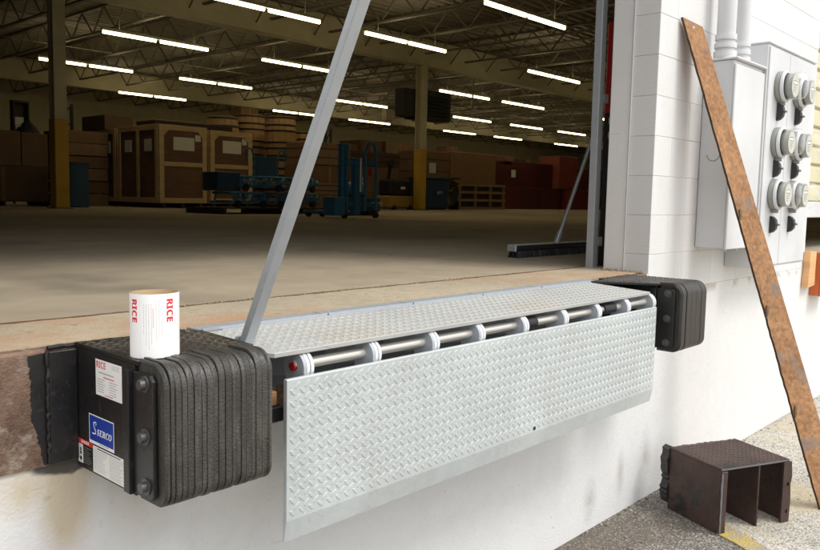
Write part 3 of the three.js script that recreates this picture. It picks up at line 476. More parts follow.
// ================================================================ OUTSIDE, RIGHT OF THE DOOR
{ // torch-cut rusty strip of steel leaning on the wall: corners in the place, real thickness
  const t = thing('steel_strip', 'rusty strip of steel plate leaning against the white wall', 'steel plate');
  const TL = V3(4.038, 2.547, 0.02), TR = V3(4.232, 2.528, 0.045), BL = V3(4.40, 0.0, 0.745), BR = V3(4.53, 0.0, 0.832);
  const n = V3().subVectors(TR, TL).cross(V3().subVectors(BL, TL)).normalize(); if (n.z < 0) n.negate();
  const N = 90, A = [], B = [];
  for (let i = 0; i <= N; i++) { const f = i / N, w = V3().subVectors(TR, TL); A.push(TL.clone().lerp(BL, f).addScaledVector(w, (hash(i, 1, 7) - 0.5) * 0.032 + (hash(i >> 2, 3, 7) - 0.5) * 0.02)); B.push(TR.clone().lerp(BR, f).addScaledVector(w, (hash(i, 2, 9) - 0.5) * 0.01)); }
  const pos = [], q = (a, b, c, d) => pos.push(...a, ...b, ...c, ...a, ...c, ...d), th = 0.011, bk = v => v.clone().addScaledVector(n, -th), edge = [];
  const qe = (a, b, c, d) => edge.push(...a, ...b, ...c, ...a, ...c, ...d);
  for (let i = 0; i < N; i++) { q(A[i], A[i + 1], B[i + 1], B[i]); q(bk(B[i]), bk(B[i + 1]), bk(A[i + 1]), bk(A[i])); qe(bk(A[i]), bk(A[i + 1]), A[i + 1], A[i]); qe(B[i], B[i + 1], bk(B[i + 1]), bk(B[i])); }
  qe(bk(A[0]), A[0], B[0], bk(B[0])); qe(A[N], bk(A[N]), bk(B[N]), B[N]);
  const mk = p => { const g = new THREE.BufferGeometry(); g.setAttribute('position', new THREE.BufferAttribute(new Float32Array(p), 3)); g.computeVertexNormals(); return boxUV(g); };
  part(t, 'plate', mk(pos), rust); part(t, 'cut_edge', mk(edge), rustDark, 'dark jagged torch-cut edge');
  for (const [f, s] of [[0.40, 0.1], [0.595, 0.1], [0.80, 0.1]]) { const c = TL.clone().lerp(BL, f).lerp(TR.clone().lerp(BR, f), s), g = new THREE.SphereGeometry(0.017, 10, 8); g.scale(0.9, 2.4, 0.4); g.translate(c.x, c.y, c.z); part(t, 'weld_spatter', g, M({ map: rustT, color: lin(0.6, 0.75, 1.0), roughness: 0.5, metalness: 0.4 })); }
  const hole = new THREE.CylinderGeometry(0.006, 0.006, 0.004, 10); hole.applyQuaternion(new THREE.Quaternion().setFromUnitVectors(V3(0, 1, 0), n)); const hc = TL.clone().lerp(TR, 0.45).lerp(BL, 0.012); hole.translate(hc.x, hc.y, hc.z); part(t, 'hole', hole, paperM);
}
{ // cabinet under the conduits
  const t = thing('electrical_cabinet', 'tall white painted metal cabinet below the two conduits', 'cabinet', [4.386, 1.338, 0]);
  part(t, 'body', bx(0, 0.44, 0, 1.03, 0.002, 0.168, 0.005), boxPaint);
  part(t, 'cover', bx(-0.004, 0.444, -0.004, 1.006, 0.168, 0.18, 0.004), boxPaint);
  part(t, 'rain_hood', bx(-0.008, 0.448, 1.0305, 1.044, 0.002, 0.19, 0.004), boxPaint);
  for (const [x, y] of [[0.05, -0.001], [0.22, -0.001], [0.39, -0.001]]) { const s = part(t, 'screw', new THREE.CylinderGeometry(0.009, 0.009, 0.016, 10), steelBright); s.position.set(x, y - 0.008, 0.155); }
  const loop = new THREE.TorusGeometry(0.035, 0.0025, 6, 16, Math.PI); loop.rotateY(-Math.PI / 2); loop.rotateX(Math.PI); loop.translate(-0.0005, 0.52, 0.08); part(t, 'pull_wire', loop, meterGrey);
}
for (const [x, r, lab] of [[4.44, 0.05, 'thicker white conduit rising from the cabinet, nearer the door'], [4.685, 0.04, 'thinner white conduit rising from the cabinet beside the meters']]) {
  const t = thing('conduit_pipe', lab, 'conduit', [x, 2.3825, 0.092], 0, 'conduits above the cabinet');
  const c = new THREE.CylinderGeometry(r, r, 3.4, 28); c.translate(0, 1.7, 0); part(t, 'pipe', c, boxPaint);
  for (const [y, k, h] of [[0.02, 1.22, 0.04], [0.07, 1.18, 0.028], [0.115, 1.15, 0.03]]) { const g = new THREE.CylinderGeometry(r * k, r * k, h, 28); g.translate(0, y, 0); part(t, 'collar', g, boxPaint); }
}
{ // meter bank
  const t = thing('meter_bank', 'white meter cabinet with six electric meters and black breaker handles', 'meter cabinet', [4.84, 1.205, 0]);
  part(t, 'body', bx(0.0, 0.9, 0.0, 1.315, 0.002, 0.188, 0.004), boxPaint);
  part(t, 'top_cap', bx(-0.006, 0.906, 1.3155, 1.328, 0.002, 0.198, 0.004), boxPaint);
  part(t, 'cover_panel', bx(0.012, 0.366, 0.012, 1.3, 0.188, 0.197, 0.003), boxPaint);
  part(t, 'cover_panel', bx(0.374, 0.89, 0.012, 1.3, 0.188, 0.197, 0.003), boxPaint);
  const lathe = pts => { const g = new THREE.LatheGeometry(pts.map(p => new THREE.Vector2(...p)), 32); g.rotateX(Math.PI / 2); return g; };
  const gSock = lathe([[0.0, 0], [0.09, 0], [0.092, 0.006], [0.092, 0.022], [0.088, 0.03], [0.0, 0.03]]), gRing = lathe([[0.084, 0.03], [0.092, 0.032], [0.093, 0.046], [0.086, 0.05], [0.08, 0.05]]), gBody = lathe([[0.0, 0.05], [0.074, 0.05], [0.073, 0.09], [0.0, 0.091]]), gGlass = lathe([[0.08, 0.05], [0.079, 0.125], [0.074, 0.142], [0.062, 0.15], [0.0, 0.153]]);
  const glass = new THREE.MeshPhysicalMaterial({ color: 0xffffff, transmission: 1, thickness: 0, roughness: 0.06, ior: 1.45 });
  const face = M({ map: canvasTex(256, 256, (x, w, h) => { x.fillStyle = '#c9c8bb'; x.fillRect(0, 0, w, h); x.fillStyle = '#23252a'; x.fillRect(60, 70, 136, 44); x.fillStyle = '#e8e8e0'; x.fillRect(66, 76, 124, 32); fine(x, 60, 134, 130, 5, 16, '#555', 5); }), roughness: 0.6 });
  for (const y of [1.085, 0.755, 0.445]) for (const x of [0.19, 0.53]) {
    const m = part(t, 'meter', gSock, meterGrey); m.position.set(x, y, 0.1972);
    part(m, 'ring', gRing, boxPaint); part(m, 'movement', gBody, meterGrey); part(m, 'glass_cover', gGlass, glass);
    const f = new THREE.CircleGeometry(0.066, 28); f.translate(0, 0, 0.0925); part(m, 'dial_face', f, face);
    const tab = part(m, 'seal_tab', bx(-0.012, 0.012, -0.112, -0.082, 0.004, 0.04, 0.003), meterGrey);
  }
  for (const y of [0.938, 0.6, 0.262]) for (const x of [0.19, 0.53]) {
    const h = new THREE.CylinderGeometry(0.052, 0.052, 0.026, 24, 1, false, Math.PI, Math.PI); h.rotateX(Math.PI / 2); h.rotateZ(Math.PI / 2 * 0); h.scale(1, 1, 1);
    const m = part(t, 'breaker_handle', prismX([[0, -0.052], [0.018, -0.046], [0.034, -0.028], [0.04, 0], [0.034, 0.028], [0.018, 0.046], [0, 0.052]], -0.021, 0.021, 0.003), blackPlastic); m.position.set(x, y, 0.1972);
    part(m, 'toggle', bx(-0.006, 0.006, -0.006, 0.006, 0.0405, 0.056, 0.002), meterGrey);
  }
  part(t, 'pink_tag', bx(0.51, 0.55, 0.655, 0.682, 0.1972, 0.1985, 0), M({ color: lin(0.75, 0.3, 0.34), roughness: 0.7 }));
}
{ // old dock bracket lying on the asphalt
  const t = thing('old_bracket', 'old brown steel dock bracket with three plates standing on the asphalt', 'steel bracket', [3.712, 0.0, 0.472], -Math.atan2(0.185, 0.404));
  const W = 0.445, D = 0.35, H = 0.325;
  part(t, 'side_plate', bx(0, 0.011, 0, H - 0.011, -D, 0, 0.0015), oldSteel); part(t, 'web_plate', bx(0.245, 0.255, 0.0, H - 0.011, -D + 0.02, 0.0, 0.0015), oldSteel); part(t, 'side_plate', bx(W - 0.011, W, 0, H - 0.011, -D, 0, 0.0015), oldSteel);
  const back = jag([W, -D - 0.005], [0, -D - 0.005], 24, 0.007, 8);
  const tp = part(t, 'top_plate', prismY([[0, 0.002], [W, 0.002], ...back], H - 0.0108, H, 0.001), oldSteel);
  const tg = tread(0.012, W - 0.012, 0.012, D - 0.012, undefined, 0.028, 0.002); tg.rotateX(-Math.PI / 2); tg.translate(0, H - 0.0002, 0); stuff(part(tp, 'tread_pattern', tg, oldSteel));
  part(tp, 'bare_edge', bx(0.002, W - 0.002, H - 0.009, H - 0.002, 0.0022, 0.004, 0), oldEdge, 'bare steel front edge');
  const fl = part(t, 'flange', bx(-0.001, 0.036, 0.0, H - 0.013, 0.0005, 0.012, 0.002), oldSteel); part(fl, 'bare_edge', prism(jag([-0.003, 0.004], [-0.003, H - 0.02], 16, 0.0015, 3).concat([[0.005, H - 0.02], [0.005, 0.004]]), 0.003).translate(0, 0, 0.012), oldEdge);
  { // outer flange with two bolt holes
    const s = new THREE.Shape([[W - 0.045, 0.0], [W + 0.008, 0.0], [W + 0.012, 0.12], [W + 0.006, 0.2], [W + 0.014, 0.24], [W + 0.006, H - 0.01], [W - 0.045, H - 0.013]].map(p => new THREE.Vector2(...p)));
    for (const y of [0.06, 0.2]) { const h = new THREE.Path(); h.absellipse(W - 0.012, y, 0.007, 0.011, 0, Math.PI * 2); s.holes.push(h); }
    const g = new THREE.ExtrudeGeometry(s, { depth: 0.011, bevelEnabled: false, curveSegments: 8 }); g.translate(0, 0, 0.0005); part(t, 'flange', boxUV(g), oldSteel);
  }
  const rb = jag([-0.008, 0.03], [-0.014, H - 0.01], 22, 0.006, 19);
  { const s = [...rb, [0.012, H + 0.004], [0.012, 0.03]]; const g = prism(s, 0.052); g.translate(0, 0, -D - 0.05); part(t, 'torn_rubber', boxUV(g), rubberDark, 'torn black rubber left on the back edge'); }
  const stain = prism(jag([-0.15, 0.09], [-0.16, 0.17], 5, 0.008, 4).concat(jag([-0.12, 0.175], [-0.11, 0.08], 6, 0.008, 2)), 0.0008); stain.rotateY(Math.PI / 2); stain.translate(-0.0010, 0, -0.27 - 0.02); part(t, 'burn_mark', boxUV(stain), blackPaint);
}
{ // next dock door, a little open
  const t = thing('overhead_door', 'pale yellow ribbed overhead door of the next dock, slightly open', 'overhead door', [E0, 0, -0.14]);
  const g0 = prismX([[-0.03, 0], [0.004, 0], [0.022, 0.012], [0.012, 0.118], [0.0, 0.148], [-0.03, 0.148]], 0.004, E1 - E0 - 0.004), ym = paint(0.72, 0.66, 0.42, 0.55);
  for (let y = 1.62; y < HEAD - 0.1; y += 0.15) { const s = part(t, 'slat', g0, ym); s.position.y = y; }
  part(t, 'bottom_rail', bx(0.004, E1 - E0 - 0.004, 1.49, 1.6185, -0.03, 0.03, 0.006), boxPaint);
}
{
  const t = thing('orange_bumper', 'orange painted steel bumper at the next dock door', 'dock bumper', [6.62, 0.885, 0.002]);
  part(t, 'face', bx(0.0, 0.3, 0, 0.345, 0.07, 0.1, 0.006), paint(0.8, 0.21, 0.05, 0.5)); part(t, 'side_plate', bx(0, 0.012, 0.004, 0.341, 0.0, 0.0695, 0.003), paint(0.7, 0.17, 0.05, 0.6)); part(t, 'side_plate', bx(0.288, 0.3, 0.004, 0.341, 0.0, 0.0695, 0.003), paint(0.7, 0.17, 0.05, 0.6));
  const w = thing('timber_block', 'broken bare timber block beside the orange bumper', 'timber', [6.40, 0.965, 0.002]);
  part(w, 'plank', (() => { const g = prism([[0.0, 0.0], [0.17, 0.012], [0.165, 0.14], [0.17, 0.272], [0.02, 0.276], [0.012, 0.2], [0.024, 0.15], [0.006, 0.08]], 0.05, 0.003); g.translate(0, 0, 0.004); return boxUV(g); })(), M({ map: woodT, color: lin(1.15, 0.9, 0.75), roughness: 0.85 }));
}

// ================================================================ JUST INSIDE THE DOOR
{
  const t = thing('door_track', 'vertical galvanized door track inside the right jamb', 'door track', [3.885, FL, -0.365]);
  part(t, 'rail', [bx(-0.029, -0.025, 0.0, 3.6, -0.02, 0.02, 0.001), bx(-0.025, 0.025, 0.0, 3.6, 0.016, 0.02, 0.001), bx(-0.025, -0.012, 0.0, 3.6, -0.02, -0.016, 0.001)], galv);
  for (const y of [0.12, 0.9, 1.7, 2.5]) part(t, 'bracket', bx(0.026, 0.075, y, y + 0.05, -0.018, 0.02, 0.002), galv);
}
{
  const t = thing('red_guard', 'red post guard behind the door track', 'post guard', [4.075, FL, -0.40]);
  part(t, 'post', bx(-0.03, 0.03, 0.86, 1.36, -0.015, 0.015, 0.006), redPaint); part(t, 'stand', bx(-0.03, 0.03, 0.0, 0.859, -0.015, 0.015, 0.004), dark);
  for (const y of [0.72, 0.8]) part(t, 'clip', bx(-0.034, 0.034, y, y + 0.035, 0.0155, 0.022, 0.003), boxPaint);
}
{
  const t = thing('push_broom', 'wide dark push broom with pale handle leaning inside the door', 'broom', [4.6, FL, -1.05]);
  const br = new THREE.BufferGeometry(); { const gs = []; for (let i = 0; i < 170; i++) { const x = -0.49 + i / 169 * 0.98; for (const z of [-0.02, 0.0, 0.022]) gs.push(bar([x + rr(-0.002, 0.002), 0.05, z], [x + rr(-0.006, 0.006), 0.0, z * 1.7 + rr(-0.006, 0.006)], 0.0055, 0.0055, 0.0005)); } stuff(part(t, 'bristles', merge(gs), blackPlastic)); }
  part(t, 'block', [bx(-0.5, 0.5, 0.045, 0.075, -0.035, 0.035, 0.006)], dark);
  part(t, 'metal_back', [bx(-0.505, 0.5, 0.0755, 0.083, -0.03, 0.03, 0.004), bx(-0.512, -0.5, 0.04, 0.083, -0.036, 0.036, 0.005)], galv);
  part(t, 'handle', rod([0.02, 0.083, 0.0], [0.46, 1.2, 0.12], 0.0125, 12), galv); part(t, 'ferrule', rod([0.012, 0.065, -0.003], [0.05, 0.16, 0.008], 0.02, 12), galv);
}

// ================================================================ WAREHOUSE CONTENTS
const LH = 5.3, tubeM = new THREE.MeshStandardMaterial({ color: 0xfff3d0, emissive: new THREE.Color(1, 0.84, 0.42), emissiveIntensity: 7, roughness: 0.5 });
{
  const L = 2.86, f = 0.925, tubeG = rod([0.06, -0.03, 0], [L / 2 - 0.03, -0.03, 0], 0.034, 10), tubeG2 = rod([-L / 2 + 0.03, -0.03, 0], [-0.06, -0.03, 0], 0.034, 10);
  const hous = bx(-L / 2, L / 2, 0.012, 0.075, -0.04, 0.04, 0.004);
  const wire = x => rod([x, 0.08, 0], [x, 0.5, 0], 0.006, 5);
  const rows = { A: ['front', -7.5, [13.1]], B: ['second', -11.3, [9.2, 13.7, 20.74, 27.6]], C: ['third', -16.1, [9.6, 14.5, 22.6, 26.55, 34.5]], D: ['fourth', -21.2, [10.3, 15.1, 22.45, 30.1, 34.9, 39.6, 47.2]], E: ['rear', -26.3, [15.7, 23.4, 28.3, 35.9, 40.9, 48.0, 55.0]] };
  const place = ['leftmost', 'second from the left', 'third from the left', 'fourth from the left', 'fifth from the left', 'sixth from the left', 'rightmost'];
  for (const k in rows) rows[k][2].forEach((x, i, arr) => {
    const lab = arr.length === 1 ? 'glowing fluorescent lamp hanging nearest the door at the top of the view' : `glowing fluorescent lamp, ${i === arr.length - 1 ? 'rightmost' : place[i]} in the ${rows[k][0]} ceiling row`;
    const t = thing('fluorescent_lamp', lab, 'ceiling lamp', [x * f + L / 2, LH, rows[k][1]], 0, 'fluorescent ceiling lamps');
    part(t, 'housing', hous, boxPaint); part(t, 'tube', tubeG, tubeM); part(t, 'tube', tubeG2, tubeM); part(t, 'hanger', wire(-1), steelDark); part(t, 'hanger', wire(1), steelDark);
    const l = new THREE.RectAreaLight(new THREE.Color(1, 0.82, 0.52), 4, L, 0.14); l.position.set(0, -0.075, 0); l.rotation.x = -Math.PI / 2; l.name = 'lamp_light'; l.castShadow = true; t.add(l);
    const up = new THREE.RectAreaLight(new THREE.Color(1, 0.82, 0.52), 3.5, L, 0.14); up.position.set(0, 0.09, 0); up.rotation.x = Math.PI / 2; up.name = 'lamp_light'; t.add(up);   // the bare tubes also shine up past the narrow housing
  });
}
// --- crates with pale wood frames
function crate(w, h, d, x, z, label, notes = true) {
  const t = thing('wooden_crate', label, 'crate', [x, FL, z], 0, 'framed wooden crates'), b = 0.13, th = 0.03, y0 = 0.12;
  part(t, 'core', bx(0.02, w - 0.02, y0 + 0.02, h - 0.02, -d + 0.02, -0.035, 0), ply);
  for (const sx of [0.15, w / 2, w - 0.15]) part(t, 'skid', bx(sx - 0.05, sx + 0.05, 0, y0, -d + 0.05, -0.05, 0.004), darkBrown);
  const F = (n, x0, x1, y0_, y1, z0 = -th, z1 = 0) => part(t, n, bx(x0, x1, y0_, y1, z0, z1, 0.005), wood);
  F('post', 0, b, y0, h); F('post', w - b, w, y0, h); F('rail', b + 0.002, w - b - 0.002, h - b, h); F('rail', b + 0.002, w - b - 0.002, y0, y0 + b); F('rail', b + 0.002, w - b - 0.002, 1.02, 1.02 + b * 0.85);
  for (const s of [-1, 1]) { const cx = s < 0 ? b : w - b; const g = prism([[cx, h - b], [cx - s * 0.13, h - b], [cx, h - b - 0.13]], th * 0.8); g.translate(0, 0, -th * 0.9); part(t, 'corner_gusset', boxUV(g), wood); }
  const S = (n, z0, z1, y0_, y1) => part(t, n, bx(-th, -0.001, y0_, y1, z0, z1, 0.005), wood);
  S('post', -d, -d + b, y0, h); S('post', -b - 0.04, -0.04, y0, h); S('post', -d / 2 - b / 2, -d / 2 + b / 2, y0, h); for (const [a, c] of [[-d + b + 0.002, -d / 2 - b / 2 - 0.002], [-d / 2 + b / 2 + 0.002, -b - 0.042]]) { S('rail', a, c, h - b, h); S('rail', a, c, y0, y0 + b); }
  if (notes) { part(t, 'paper_notice', bx(w * 0.3, w * 0.74, 1.42, 1.74, -0.034, -0.029, 0), paperM); part(t, 'paper_tag', bx(w * 0.76, w * 0.88, 1.66, 1.82, -0.034, -0.029, 0), paperM); for (const z of [-d * 0.27, -d * 0.76]) part(t, 'paper_notice', bx(-0.006, 0.019, 1.38, 1.68, z - 0.16, z + 0.16, 0), paperM); }
  return t;
}
crate(1.33, 2.02, 2.0, 10.02, -15.6, 'pale framed wooden crate with notice, nearest corner of the crate group');
crate(1.3, 1.98, 2.0, 11.46, -15.62, 'pale framed wooden crate behind the blue trolleys');
crate(1.33, 2.0, 2.0, 10.05, -17.75, 'pale framed wooden crate behind the nearest crate');
function boxThing(name, label, cat, x0, x1, y0, y1, z1, d, mat, o = {}) {
  const t = thing(name, label, cat, [(x0 + x1) / 2, y0, z1 - d / 2], o.ry || 0, o.group), w = x1 - x0, h = y1 - y0;
  part(t, 'carton', bx(-w / 2, w / 2, 0, h, -d / 2, d / 2, 0.012), mat);
  if (o.tape) part(t, 'tape', bx(-0.035, 0.035, 0.002, h - 0.002, d / 2 + 0.0005, d / 2 + 0.003, 0), o.tapeMat || card[2]);
  if (o.band) for (const k of o.band) part(t, 'strap', bx(-w / 2 - 0.003, w / 2 + 0.003, h * k, h * k + 0.025, -d / 2 - 0.003, d / 2 + 0.003, 0.001), dark);
  if (o.note) part(t, 'paper_notice', bx(w * 0.05, w * 0.28, h * 0.45, h * 0.8, d / 2 + 0.0005, d / 2 + 0.003, 0), paperM);
  return t;
}
function pallet(label, x0, x1, z1, d, y = FL) {
  const t = thing('wooden_pallet', label, 'pallet', [(x0 + x1) / 2, y, z1 - d / 2], 0, 'pallets on the floor'), w = x1 - x0, n = 6;
  for (let i = 0; i < n; i++) { const z = -d / 2 + (i + 0.5) * d / n; part(t, 'deck_board', bx(-w / 2, w / 2, 0.1, 0.12, z - d / n * 0.4, z + d / n * 0.4, 0.002), darkBrown); }
  for (const x of [-w / 2 + 0.05, 0, w / 2 - 0.05]) part(t, 'stringer', bx(x - 0.02, x + 0.02, 0, 0.0995, -d / 2, d / 2, 0.002), darkBrown);
  return t;
}
pallet('dark pallet under the brown cartons left of the yellow-based column', 5.9, 7.98, -16.9, 1.2);
boxThing('wrapped_carton', 'large dark brown carton at floor level left of the nearer column', 'carton', 5.95, 7.95, FL + 0.12, 2.13, -17, 1.1, card[3], { tape: 1, tapeMat: card[1], group: 'brown cartons' });
boxThing('wrapped_carton', 'brown carton on top of the dark carton, left of the nearer column', 'carton', 6.0, 7.35, 2.135, 2.92, -17, 1.1, card[1], { tape: 1, group: 'brown cartons' });
boxThing('wrapped_carton', 'brown carton on the dark carton, just behind the nearer column', 'carton', 7.38, 7.97, 2.135, 2.9, -17.02, 1.0, card[1], { group: 'brown cartons' });
{ const t = thing('control_cabinet', 'black open cabinet with white paper above the left cartons', 'cabinet', [8.56, 2.95, -20]);
  part(t, 'frame', [bx(-0.21, -0.17, 0, 0.98, -0.2, 0, 0.004), bx(0.17, 0.21, 0, 0.98, -0.2, 0, 0.004), bx(-0.17, 0.17, 0.92, 0.98, -0.2, 0, 0.004), bx(-0.17, 0.17, 0, 0.06, -0.2, 0, 0.004)], dark); part(t, 'back', bx(-0.17, 0.17, 0.06, 0.92, -0.2, -0.17, 0), dark); part(t, 'paper', bx(-0.1, 0.12, 0.3, 0.56, -0.1695, -0.15, 0), paperM);
  const g = new THREE.TorusGeometry(0.1, 0.025, 8, 20); g.translate(0.0, 0.26, -0.1); part(t, 'reel', g, paperM);
  part(t, 'leg', bx(-0.2, -0.15, -1.73, -0.001, -0.19, -0.14, 0.003), dark); part(t, 'leg', bx(0.15, 0.2, -1.73, -0.001, -0.19, -0.14, 0.003), dark); }
{ const t = thing('tarpaulin_heap', 'dark draped heap on the cartons beside the nearer column', 'tarpaulin', [7.66, 2.9, -17.4]);
  const g = new THREE.ConeGeometry(0.34, 0.34, 14, 5); const p = g.attributes.position; for (let i = 0; i < p.count; i++) { const k = hash(i, 3, 3) * 0.05; p.setXYZ(i, p.getX(i) + k, p.getY(i) + 0.17, p.getZ(i) * 0.8 + k); } g.computeVertexNormals(); part(t, 'cloth', g, dark); }
{ const t = thing('blue_drum', 'dark blue drum standing beside the nearer column', 'drum', [8.18, FL, -16.2]);
  part(t, 'shell', (() => { const g = new THREE.LatheGeometry([[0, 0], [0.32, 0], [0.335, 0.02], [0.33, 0.04], [0.33, 0.32], [0.342, 0.34], [0.33, 0.36], [0.33, 0.64], [0.342, 0.66], [0.33, 0.68], [0.33, 0.96], [0.337, 0.98]].map(p => new THREE.Vector2(...p)), 30); return boxUV(g); })(), blueDark); part(t, 'lid', (() => { const g = new THREE.CylinderGeometry(0.345, 0.345, 0.04, 30); g.translate(0, 1.0, 0); return g; })(), paint(0.04, 0.06, 0.08)); }
for (let i = 0; i < 6; i++) boxThing('flat_carton', `brown flat carton between drum and crates, ${['lowest', 'second', 'third', 'fourth', 'fifth', 'topmost'][i]} of its stack`, 'carton', 8.72 + (i % 3) * 0.02, 9.92 + (i % 2) * 0.04, FL + i * 0.318, FL + i * 0.318 + 0.305, -18 - (i % 2) * 0.03, 1.1, card[i % 2 ? 1 : 0], { group: 'stack of flat cartons by the drum' });
{ const t = thing('rack_upright', 'dark rack upright frame behind the nearer column', 'rack frame', [9.4, FL, -19.2], 0, 'rack uprights');
  for (const x of [-0.14, 0.14]) part(t, 'post', bx(x - 0.035, x + 0.035, 0, x < 0 ? 2.55 : 2.66, -0.035, 0.035, 0.004), dark);
  for (let y = 0.3; y < 2.5; y += 0.42) part(t, 'brace', bar([-0.12, y, 0], [0.12, y + (Math.round(y * 10) % 2 ? 0 : 0.2), 0], 0.03, 0.02), dark); }
{ const t = thing('rack_upright', 'green rack upright frame behind the lift lever', 'rack frame', [19.3, FL, -20], 0, 'rack uprights'), gm = paint(0.03, 0.06, 0.045);
  for (const x of [-0.13, 0.13]) part(t, 'post', bx(x - 0.035, x + 0.035, 0, 2.82, -0.035, 0.035, 0.004), gm);
  for (let y = 0.3; y < 2.6; y += 0.42) part(t, 'brace', bar([-0.12, y, 0], [0.12, y + 0.25, 0], 0.03, 0.02), gm); }
boxThing('flat_carton', 'dark brown box on top of the left crates', 'carton', 9.95, 10.75, 3.222, 3.6, -18.2, 1.3, card[3]);
boxThing('timber_bundle', 'flat bundle of boards on top of the nearest crates', 'timber', 10.3, 12.6, 3.243, 3.4, -16.3, 0.9, darkBrown, { band: [0.2, 0.7] });
boxThing('flat_carton', 'low brown carton behind the bundle of boards', 'carton', 10.9, 12.4, 3.243, 3.52, -17.3, 0.2, card[0]);
{ // barrels
  const hoopM = dark, stave = M({ map: woodT, color: lin(0.72, 0.6, 0.5), roughness: 0.8 });
  const barrel = (x, y, z, r, h, label) => { const t = thing('wooden_barrel', label, 'barrel', [x, y, z], 0, 'stacked wooden barrels'); const R = v => r * (0.86 + 0.14 * Math.sin(Math.PI * v)), n = 16, g0 = [];
    for (let i = 0; i < n; i++) { const a0 = i / n * 2 * Math.PI + 0.012, a1 = (i + 1) / n * 2 * Math.PI - 0.012, pos = []; for (let k = 0; k < 6; k++) { const v0 = k / 6, v1 = (k + 1) / 6, P = (a, v) => [R(v) * Math.sin(a), v * h, R(v) * Math.cos(a)]; pos.push(...P(a0, v0), ...P(a1, v0), ...P(a1, v1), ...P(a0, v0), ...P(a1, v1), ...P(a0, v1)); } const g = new THREE.BufferGeometry(); g.setAttribute('position', new THREE.BufferAttribute(new Float32Array(pos), 3)); g.computeVertexNormals(); part(t, 'stave', boxUV(g), stave); }
    for (const v of [0.04, 0.22, 0.36, 0.64, 0.78, 0.96]) { const g = new THREE.CylinderGeometry(R(v) + 0.006, R(v) + 0.006, h * 0.045, 26, 1, true); g.translate(0, h * v, 0); part(t, 'hoop', g, hoopM); }
    for (const y of [0.04, h - 0.04]) { const g = new THREE.CylinderGeometry(R(0.02) - 0.004, R(0.02) - 0.004, 0.02, 24); g.translate(0, y, 0); part(t, 'head', g, stave); } return t; };
  barrel(13.5, FL, -18.1, 0.5, 1.3, 'wooden barrel behind the second crate, lower of its stack'); barrel(13.5, FL + 1.31, -18.1, 0.5, 1.3, 'wooden barrel behind the second crate, upper of its stack');
  barrel(14.6, FL + 1.52, -18.3, 0.52, 1.25, 'tallest stacked wooden barrel above the blue trolleys'); barrel(14.6, FL, -18.3, 0.56, 1.5, 'wide wooden barrel below the tallest stacked barrel');
  barrel(14.75, FL + 1.46, -16.95, 0.47, 1.2, 'banded wooden barrel right above the blue cabinet'); barrel(14.75, FL, -16.95, 0.5, 1.45, 'wooden barrel carrying the banded barrel, behind the blue cabinet');
  barrel(15.75, FL + 1.2, -16.95, 0.45, 1.08, 'wooden barrel just left of the lift lever, upper'); barrel(15.75, FL, -16.95, 0.47, 1.19, 'wooden barrel just left of the lift lever, lower');
}
// --- blue trolleys on a pallet
pallet('long dark pallet under the blue trolleys', 8.3, 10.95, -10.4, 1.3);
const tangle = (w, l) => { const gs = []; for (let i = 0; i < 7; i++) { const x = mix(-w, w, (i + 0.5) / 7), k = hash(i, Math.round(w * 100), 3) - 0.5; gs.push(tube([[x, 0.1, l], [x + 0.05 + k * 0.2, 0.2, l + 0.06], [x + 0.14 + k * 0.2, 0.26, l * 0.9], [x + 0.2, 0.2, l * 0.6]], 0.018, 14, 6)); } for (let i = 0; i < 4; i++) gs.push(bar([-w, 0.12 + i * 0.035, l + 0.02], [w, 0.14 + i * 0.03, l + 0.04 - i * 0.02], 0.016)); return merge(gs); };
function trolley(label, x, y, z, ry, w, l) { const t = thing('blue_trolley', label, 'trolley', [x, y, z], ry, 'heap of blue tube trolleys'), r = 0.026; const ring = (yy, ww, ll) => tube([[-ww, yy, -ll], [ww, yy, -ll], [ww + 0.04, yy, 0], [ww, yy, ll], [-ww, yy, ll], [-ww - 0.04, yy, 0], [-ww, yy, -ll]], r, 50, 7);
  part(t, 'lower_frame', ring(0.1, w, l), blueM); part(t, 'upper_frame', ring(0.27, w * 0.92, l * 0.9), blueM); for (const sx of [-1, 1]) for (const sz of [-1, 1]) part(t, 'strut', rod([sx * w * 0.8, 0.1, sz * l], [sx * w * 0.75, 0.27, sz * l * 0.9], 0.02, 7), blueM);
  part(t, 'bent_rails', tangle(w, l), blueM); part(t, 'bed', bx(-w * 0.9, w * 0.9, 0.112, 0.13, -l * 0.9, l * 0.9, 0.003), blueDark); for (const sx of [-1, 1]) { const g = new THREE.CylinderGeometry(0.07, 0.07, 0.04, 16); g.rotateX(Math.PI / 2); g.translate(sx * w * 0.7, 0.072, l + 0.03); part(t, 'wheel', g, dark); } return t; }
trolley('blue tube trolley, lower left of the heap', 9.0, FL + 0.121, -10.9, 0.1, 0.45, 0.3); trolley('blue tube trolley, lower right of the heap', 10.2, FL + 0.121, -10.95, -0.08, 0.55, 0.32);
trolley('blue tube trolley, upper left of the heap', 9.35, FL + 0.43, -10.9, -0.15, 0.5, 0.3); trolley('blue tube trolley, upper right of the heap', 10.3, FL + 0.425, -10.95, 0.2, 0.42, 0.3);
boxThing('blue_case', 'dark blue case at the left end of the trolley heap', 'case', 8.38, 8.9, FL + 0.43, FL + 0.78, -10.7, 0.5, blueDark);
